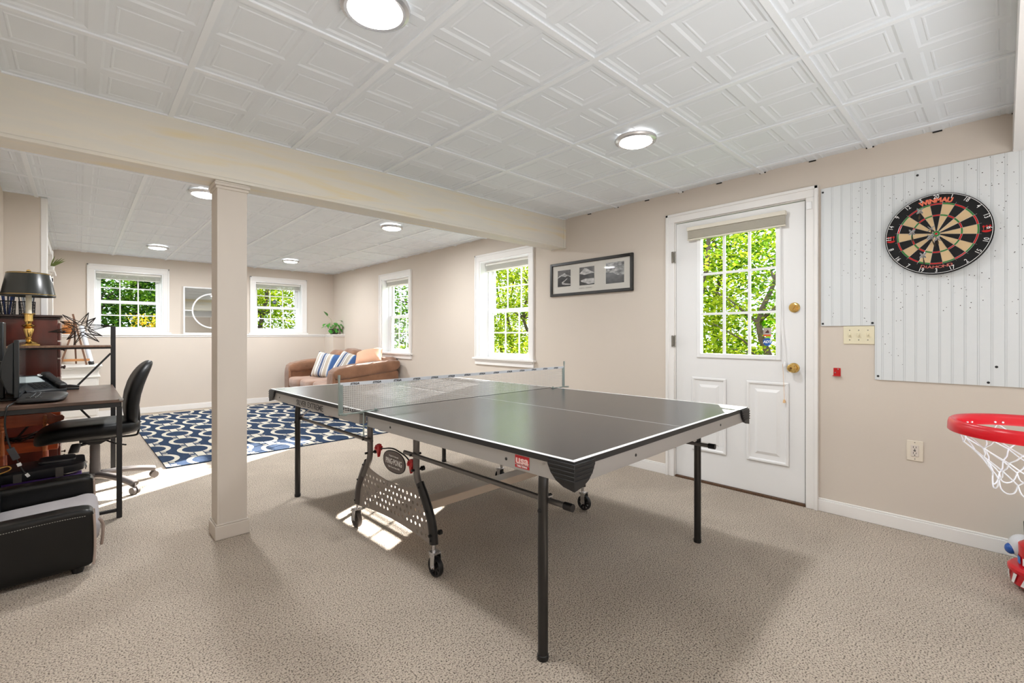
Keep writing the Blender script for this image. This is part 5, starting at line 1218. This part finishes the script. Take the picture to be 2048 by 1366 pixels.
# ------------------------------------------------------------------ toy basketball hoop
M_rim = mat('red_hoop_plastic', (206, 16, 34), rough=.28, spec=.5); M_netw = mat('white_net_cord', (232, 236, 244), rough=.7)
hx, hy, hz, hr = 1.985, -.075, .862, .195
hp = thing('toy_basketball_hoop', 'red plastic toy basketball rim with white net at the right edge', 'basketball hoop', (hx+.20, hy-.20, 0))
mb = MB(); n = 72; vs = []; prof = [(hr-.018, .022), (hr-.013, .030), (hr-.005, .033), (hr, .029), (hr+.003, .02), (hr+.004, -.001), (hr+.001, -.004), (hr-.002, -.001), (hr-.004, .018), (hr-.012, .02), (hr-.014, -.001), (hr-.018, -.001)]
m_ = len(prof)
for k in range(n):
    A = 2*PI*k/n; vs += [(hx+r*math.cos(A), hy+r*math.sin(A), hz+z) for r, z in prof]
mb.add(vs, [(k*m_+i, k*m_+(i+1) % m_, ((k+1) % n)*m_+(i+1) % m_, ((k+1) % n)*m_+i) for k in range(n) for i in range(m_)]); rim = mb.build('rim', M_rim, hp, smooth=60)
mb = MB(); NN = 12; lev = [(hr-.012, 0.002), (.165, -.035), (.135, -.068), (.112, -.10), (.10, -.132), (.10, -.155)]
P = lambda i, l, o: (hx+lev[l][0]*math.cos(2*PI*(i+o)/NN), hy+lev[l][0]*math.sin(2*PI*(i+o)/NN), hz+lev[l][1])
for l in range(4):
    o = .5*(l % 2)
    for i in range(NN):
        a = Vector(P(i, l, o))
        for d in (.5, -.5):
            b = Vector(P(i, l+1, o+d)); mid = (a+b)/2; out = Vector((mid.x-hx, mid.y-hy, 0)).normalized(); mb.tube([a, mid-out*.004+Vector((0, 0, -.003)), b], .0019, 6)
        mb.lathe([(0, -.003), (.0034, 0), (0, .003)], c=tuple(a), n=6) if l else None
for i in range(NN):
    a = Vector(P(i, 4, 0)); b = Vector(P(i+1, 4, 0)); m1 = Vector(P(i, 5, .15)); m2 = Vector(P(i, 5, .85)); c_ = Vector(P(i, 5, .5))-Vector((0, 0, .008)); mb.tube(smoothpath([a, m1, c_, m2, b], 3), .0019, 6)
mb.build('net', M_netw, hp)
mb = MB()
for i in range(NN):
    for d in (-.055, .055):
        A = 2*PI*i/NN+d; mb.tube([(hx+(hr-.021)*math.cos(A), hy+(hr-.021)*math.sin(A), hz+.008), (hx+(hr-.016)*math.cos(A), hy+(hr-.016)*math.sin(A), hz+.008)], .003, 6)
mb.build('net_hook', M_netw, rim)
dx, dy = .60, -.80
Th = frame((hx+dx*(hr+.05), hy+dy*(hr+.05), 0), (.80, .60, 0), (0, 0, 1), (.6, -.8, 0))
mb = MB(Th); mb.box(-.05, .05, hz-.01, hz+.03, -.06, .0); mb.box(-.26, .26, hz-.06, hz+.36, 0, .02); mb.build('backboard', mat('backboard_white', (235, 235, 238), rough=.4), hp, bevel=.006)
mb = MB(Th); mb.tube([(0, .06, .06), (0, 1.05, .06)], .028, 16); mb.box(-.04, .04, hz+.02, hz+.12, .021, .055); mb.build('pole', M_black, hp)
mb = MB(Th); mb.box(-.16, .16, 0, .06, -.06, .24); mb.build('base', M_black, hp, bevel=.02)

# toys at right edge
ry = thing('ride_on_toy', 'red round toy with blue, white and striped trim at the right edge on the carpet', 'toy', (3.13, -.135, 0))
c = (3.13, -.135, 0)
mb = MB(); mb.lathe([(.10, .018), (.118, .028), (.124, .08), (.128, .085), (.128, .098), (.118, .108), (.07, .112)], c=c, n=48); bs = mb.build('base_ring', M_rim, ry)
mb = MB()
for k in range(16):
    A = 2*PI*k/16
    q = [(.1245, A, .034), (.1245, A+.14, .034), (.1275, A+.30, .080), (.1275, A+.16, .080)]
    mb.add([(c[0]+r*math.cos(a), c[1]+r*math.sin(a), z) for r, a, z in q], [(0, 1, 2, 3)])
mb.build('white_stripes', M_swhite, bs, smooth=0)
mb = MB(); mb.lathe([(.088, .112), (.092, .13), (.094, .20), (.08, .212), (.05, .214)], c=c, n=40); up_ = mb.build('tower', M_rim, ry)
mb = MB()
for k, mi in ((0, 0), (1, 1), (2, 0), (3, 1), (4, 0), (5, 1), (6, 0), (7, 1), (8, 0), (9, 1)):
    A0 = 2*PI*k/10+.2; pts = [(A0+.02, .114), (A0+.5, .114), (A0+.5, .146), (A0+.02, .146)]
    for j in range(4):
        a, b = A0+.05+.12*j, A0+.05+.12*(j+1); mb.add([(c[0]+.0955*math.cos(t), c[1]+.0955*math.sin(t), z) for t, z in ((a, .116), (b, .116), (b, .148), (a, .148))], [(0, 1, 2, 3)], mi)
mb.build('colour_patches', [mat('toy_blue', (28, 116, 196), rough=.3), M_swhite], up_, smooth=0)
mb = MB(); mb.lathe([(.05, .214), (.075, .222), (.078, .30), (.07, .31), (.04, .312)], c=c, n=36); mb.build('black_collar', M_black, ry)
mb = MB(); mb.lathe([(.045, .312), (.06, .318), (.062, .355), (.05, .37), (0, .374)], c=c, n=36); mb.build('cap', M_rim, ry)
wt = thing('toy_disc', 'dark grey rubber toy disc standing at the lower right edge of the picture', 'toy', (2.83, -.135, 0))
mb = MB(frame((2.83, -.135, .097), (1, 0, 0), (0, 0, 1))); mb.lathe([(.05, -.05), (.085, -.055), (.097, -.04), (.097, .04), (.085, .055), (.05, .05)], n=40); ty = mb.build('tyre', mat('dark_rubber', (58, 60, 66), rough=.5), wt)
mb = MB(frame((2.83, -.135, .097), (1, 0, 0), (0, 0, 1))); mb.lathe([(0, -.052), (.05, -.052), (.05, .052), (0, .052)], n=30); mb.build('hub', M_cbase, ty)
bt = thing('blue_toy', 'glossy light blue rounded toy with white snout end and dark blue tip near the baseboard', 'toy', (3.36, -.10, 0))
M_tblue = mat('toy_sky_blue', (70, 180, 214), rough=.2, coat=.4); M_tnavy = mat('toy_deep_blue', (24, 90, 180), rough=.25, coat=.4); M_twh = mat('toy_white', (222, 226, 232), rough=.25, coat=.3)
Tn = frame((3.35, -.112, .11), (-.35, .93, .10), (.93, .36, 0))
mb = MB(Tn); mb.sq((-.03, 0, 0), (.095, .088, .098), .9, .9, 28, 18); mb.build('body', M_tblue, bt, smooth=80)
mb = MB(Tn); mb.sq((.056, 0, -.010), (.052, .053, .056), .95, .95, 24, 16); mb.build('snout', M_twh, bt, smooth=80)
mb = MB(Tn); mb.sq((.098, 0, .012), (.022, .026, .026), 1, 1, 20, 14); mb.build('nose_tip', M_tnavy, bt, smooth=80)
mb = MB(Tn); mb.sq((.0, -.045, .068), (.026, .018, .02), 1, 1, 18, 12); mb.sq((.0, .045, .068), (.026, .018, .02), 1, 1, 18, 12); mb.build('spots', M_tnavy, bt, smooth=80)

# ------------------------------------------------------------------ outdoors
M_grass = mat('lawn', (96, 122, 52), rough=.95, var=(3, .4)); M_bark = mat('bark', (74, 62, 52), rough=.9, var=(12, .3)); M_birch = mat('pale_bark', (186, 182, 172), rough=.85, var=(8, .3, (1, 1, 4)))
mb = MB(); mb.box(D+.22, 40, -14, 60, -.2, -.06); struct('ground_lawn', mb, M_grass, smooth=0)
mb = MB(); mb.box(-30, D+.5, FY+.24, 60, -.2, 1.0); struct('ground_bank', mb, M_grass, smooth=0)
def leaf_mat(name, c1, c2, tr=.5):
    m = bpy.data.materials.new(name); m.use_nodes = True; nt = m.node_tree; N = nt.nodes; L = nt.links; N.clear()
    o = N.new('ShaderNodeOutputMaterial'); d = N.new('ShaderNodeBsdfDiffuse'); t = N.new('ShaderNodeBsdfTranslucent'); mx = N.new('ShaderNodeMixShader'); mx.inputs[0].default_value = tr
    geo = N.new('ShaderNodeNewGeometry'); cr = N.new('ShaderNodeValToRGB'); e = cr.color_ramp.elements; e[0].color = lin(*c1); e[1].color = lin(*c2)
    L.new(geo.outputs['Random Per Island'], cr.inputs[0]); L.new(cr.outputs[0], d.inputs[0]); L.new(cr.outputs[0], t.inputs[0])
    L.new(d.outputs[0], mx.inputs[1]); L.new(t.outputs[0], mx.inputs[2]); L.new(mx.outputs[0], o.inputs[0]); return m
ML1 = leaf_mat('spring_leaf', (58, 104, 16), (196, 206, 58)); ML2 = leaf_mat('green_leaf', (30, 70, 18), (128, 168, 50)); ML3 = leaf_mat('deep_leaf', (20, 52, 24), (84, 128, 48))
def tree(label, x, y, g, H_, rad, mt, n, z0=.3, ls=.10, bark=None, seed=0, grp=None, trunk=.06, cat='tree'):
    r_ = random.Random(seed); t = thing('tree' if cat == 'tree' else 'shrub', label, cat, (x, y, g), group=grp)
    mb = MB(); top = g+H_*.85; pts = [(x+r_.uniform(-.12, .12)*k, y+r_.uniform(-.12, .12)*k, g+(top-g)*k/4) for k in range(5)]
    mb.tube(smoothpath(pts, 3), [trunk*(1-.7*i/12) for i in range(13)], 8)
    for k in range(12):
        a = Vector(pts[r_.randint(1, 3)]); A = r_.uniform(0, 2*PI); L_ = rad*r_.uniform(.5, .95); e = a+Vector((math.cos(A)*L_, math.sin(A)*L_, L_*r_.uniform(.1, .7)))
        mb.tube([a, (a+e)/2+Vector((0, 0, .08)), e], [trunk*.35, trunk*.22, trunk*.08], 5)
    mb.build('trunk', bark or M_bark, t)
    vs = []; fs = []; cl = [(r_.uniform(-.75, .75)*rad, r_.uniform(-.75, .75)*rad, g+z0*H_+(H_*(1-z0))*r_.random(), rad*r_.uniform(.25, .5)) for _ in range(34)]
    for _ in range(n):
        cxx, cyy, czz, cr_ = cl[r_.randrange(34)]
        p = Vector((x+cxx+r_.gauss(0, cr_*.55), y+cyy+r_.gauss(0, cr_*.55), min(czz+r_.gauss(0, cr_*.42), g+H_)))
        d = Vector((r_.gauss(0, 1), r_.gauss(0, 1), r_.gauss(-.2, .5))).normalized(); u = d.cross(Vector((r_.gauss(0, .4), r_.gauss(0, .4), 1))).normalized()
        s = ls*r_.uniform(.6, 1.25); i = len(vs)
        vs += [p, p+d*s*.5+u*s*.33, p+d*s*1.05, p+d*s*.5-u*s*.33]; fs.append((i, i+1, i+2, i+3))
    mb = MB(); mb.add(vs, fs); o = mb.build('foliage', mt, t, smooth=0)
    return t
G1_ = 'woodland trees beyond the door and side windows'
LBT = ['yellow green leafy tree in the woods seen through the door and side windows', 'mid green leafy tree in the woods seen through the door and side windows', 'pale trunked tree in the woods seen through the side windows']
k = 0
for (x, y, Hh, rd, m_i, n, ls) in ((7.4, 1.35, 2.9, 1.1, 1, 3600, .075), (8.2, 2.6, 3.3, 1.3, 0, 5000, .085), (9.2, 4.2, 6.0, 1.35, 0, 8500, .11), (10.5, 4.6, 4.3, 1.5, 1, 5600, .11), (12, 2.6, 4.4, 1.6, 0, 5600, .11), (12.6, 5.2, 4.9, 1.7, 0, 6000, .12), (11.2, 7.4, 4.6, 1.6, 0, 6000, .12),  # tallest one here is raised to keep sun off the door glass
                               (9.8, 9.6, 4.0, 1.4, 0, 6000, .10), (10.8, 11.6, 4.7, 1.6, 0, 7000, .12), (8.6, 11.4, 4.2, 1.3, 0, 6000, .10), (9.4, 14.2, 5.0, 1.6, 1, 7000, .12), (7.4, 13.6, 4.8, 1.3, 1, 5000, .11), (12.6, 14, 5.2, 1.8, 0, 6000, .13), (13.5, 10, 5, 1.8, 1, 6000, .13), (8.4, 17, 5.2, 1.8, 1, 6000, .13)):
    birch = k in (9, 11); tree(LBT[2] if birch else LBT[0 if m_i == 0 else 1], x, y, -.06, Hh, rd, (ML1, ML2)[m_i], n, z0=.05, ls=ls, seed=20+k, grp=G1_, bark=M_birch if birch else None, trunk=.07); k += 1
LBF = 'dense green tree on the bank outside the two ledge windows'
for (x, y, Hh, rd, m_i, n, ls) in ((.2, 12.2, 3.0, 1.2, 1, 6500, .08), (1.7, 13.2, 3.3, 1.2, 2, 6500, .09), (3.2, 12.6, 3.0, 1.2, 0, 5500, .08), (-1.2, 13.6, 3.6, 1.5, 2, 6000, .1), (4.8, 14, 4.0, 1.5, 0, 6000, .1), (.8, 16, 3.4, 2.0, 2, 6500, .12), (3.0, 16.5, 3.2, 2.0, 1, 6500, .12), (-.6, 11.9, 2.2, 1.0, 2, 5000, .08), (1.0, 14.6, 3.0, 1.4, 2, 7000, .10), (2.4, 14.8, 2.6, 1.3, 2, 6000, .10)):
    tree(LBF, x, y, 1.0, Hh, rd, (ML1, ML2, ML3)[m_i], n, z0=.02, ls=ls, seed=50+k, grp='trees on the bank outside the ledge windows'); k += 1
tree('tall dense tree added outside the far right corner to block the sun', 9.2, 12.9, -.06, 8.2, 2.6, ML2, 9000, z0=.42, ls=.16, seed=90, trunk=.14)  # high crown added to keep direct sun out of the ledge windows
tree('yellow flowering shrub low outside the left ledge window', .95, 10.6, 1.0, .52, .35, leaf_mat('yellow_flower', (236, 196, 40), (250, 220, 80)), 700, z0=.3, ls=.05, seed=91, cat='shrub', trunk=.01)
wm = SC.world or bpy.data.worlds.new('World'); SC.world = wm; wm.use_nodes = True
bg = wm.node_tree.nodes['Background']; bg.inputs[0].default_value = (.80, .90, 1, 1); bg.inputs[1].default_value = SKY

# ------------------------------------------------------------------ lights and camera
sun = bpy.data.lights.new('sun', 'SUN'); sun.energy = SUNE; sun.angle = R(.6); sun.color = (1, .96, .90)
so = bpy.data.objects.new('sun', sun); COL.objects.link(so); sd = Vector((.878, .478, .45)).normalized(); so.rotation_euler = sd.to_track_quat('Z', 'Y').to_euler()
cam = bpy.data.cameras.new('camera'); cam.sensor_width = 36; cam.lens = 923.69/2048*36; cam.shift_y = -12.3/2048; cam.clip_start = .02; cam.clip_end = 300
co = bpy.data.objects.new('camera', cam); COL.objects.link(co); co.location = (0, 0, CH); co.rotation_euler = (PI/2, 0, -R(43.1397)); SC.camera = co
# two unseen area lights added behind the camera: soft fill and ceiling uplight
area('added_fill', (1.2, -1.9, 1.9), (R(62), 0, R(-8)), 1.6, FILL, (1, .99, .98), sy=.8)
area('added_uplight', (.9, -1.25, .5), (PI, 0, 0), 2.2, UPF, (.97, .985, 1), sy=1.8)
SC.view_settings.view_transform = VT; SC.view_settings.look = LOOK; SC.view_settings.exposure = EXPO
SC.cycles.use_denoising = True; SC.cycles.denoiser = 'OPENIMAGEDENOISE'
SC.cycles.max_bounces = 10; SC.cycles.diffuse_bounces = 5; SC.cycles.glossy_bounces = 4; SC.cycles.transparent_max_bounces = 12; SC.cycles.transmission_bounces = 6
SC.cycles.sample_clamp_indirect = 8; SC.cycles.caustics_reflective = False; SC.cycles.caustics_refractive = False
SC.cycles.use_adaptive_sampling = True; SC.cycles.adaptive_threshold = .02
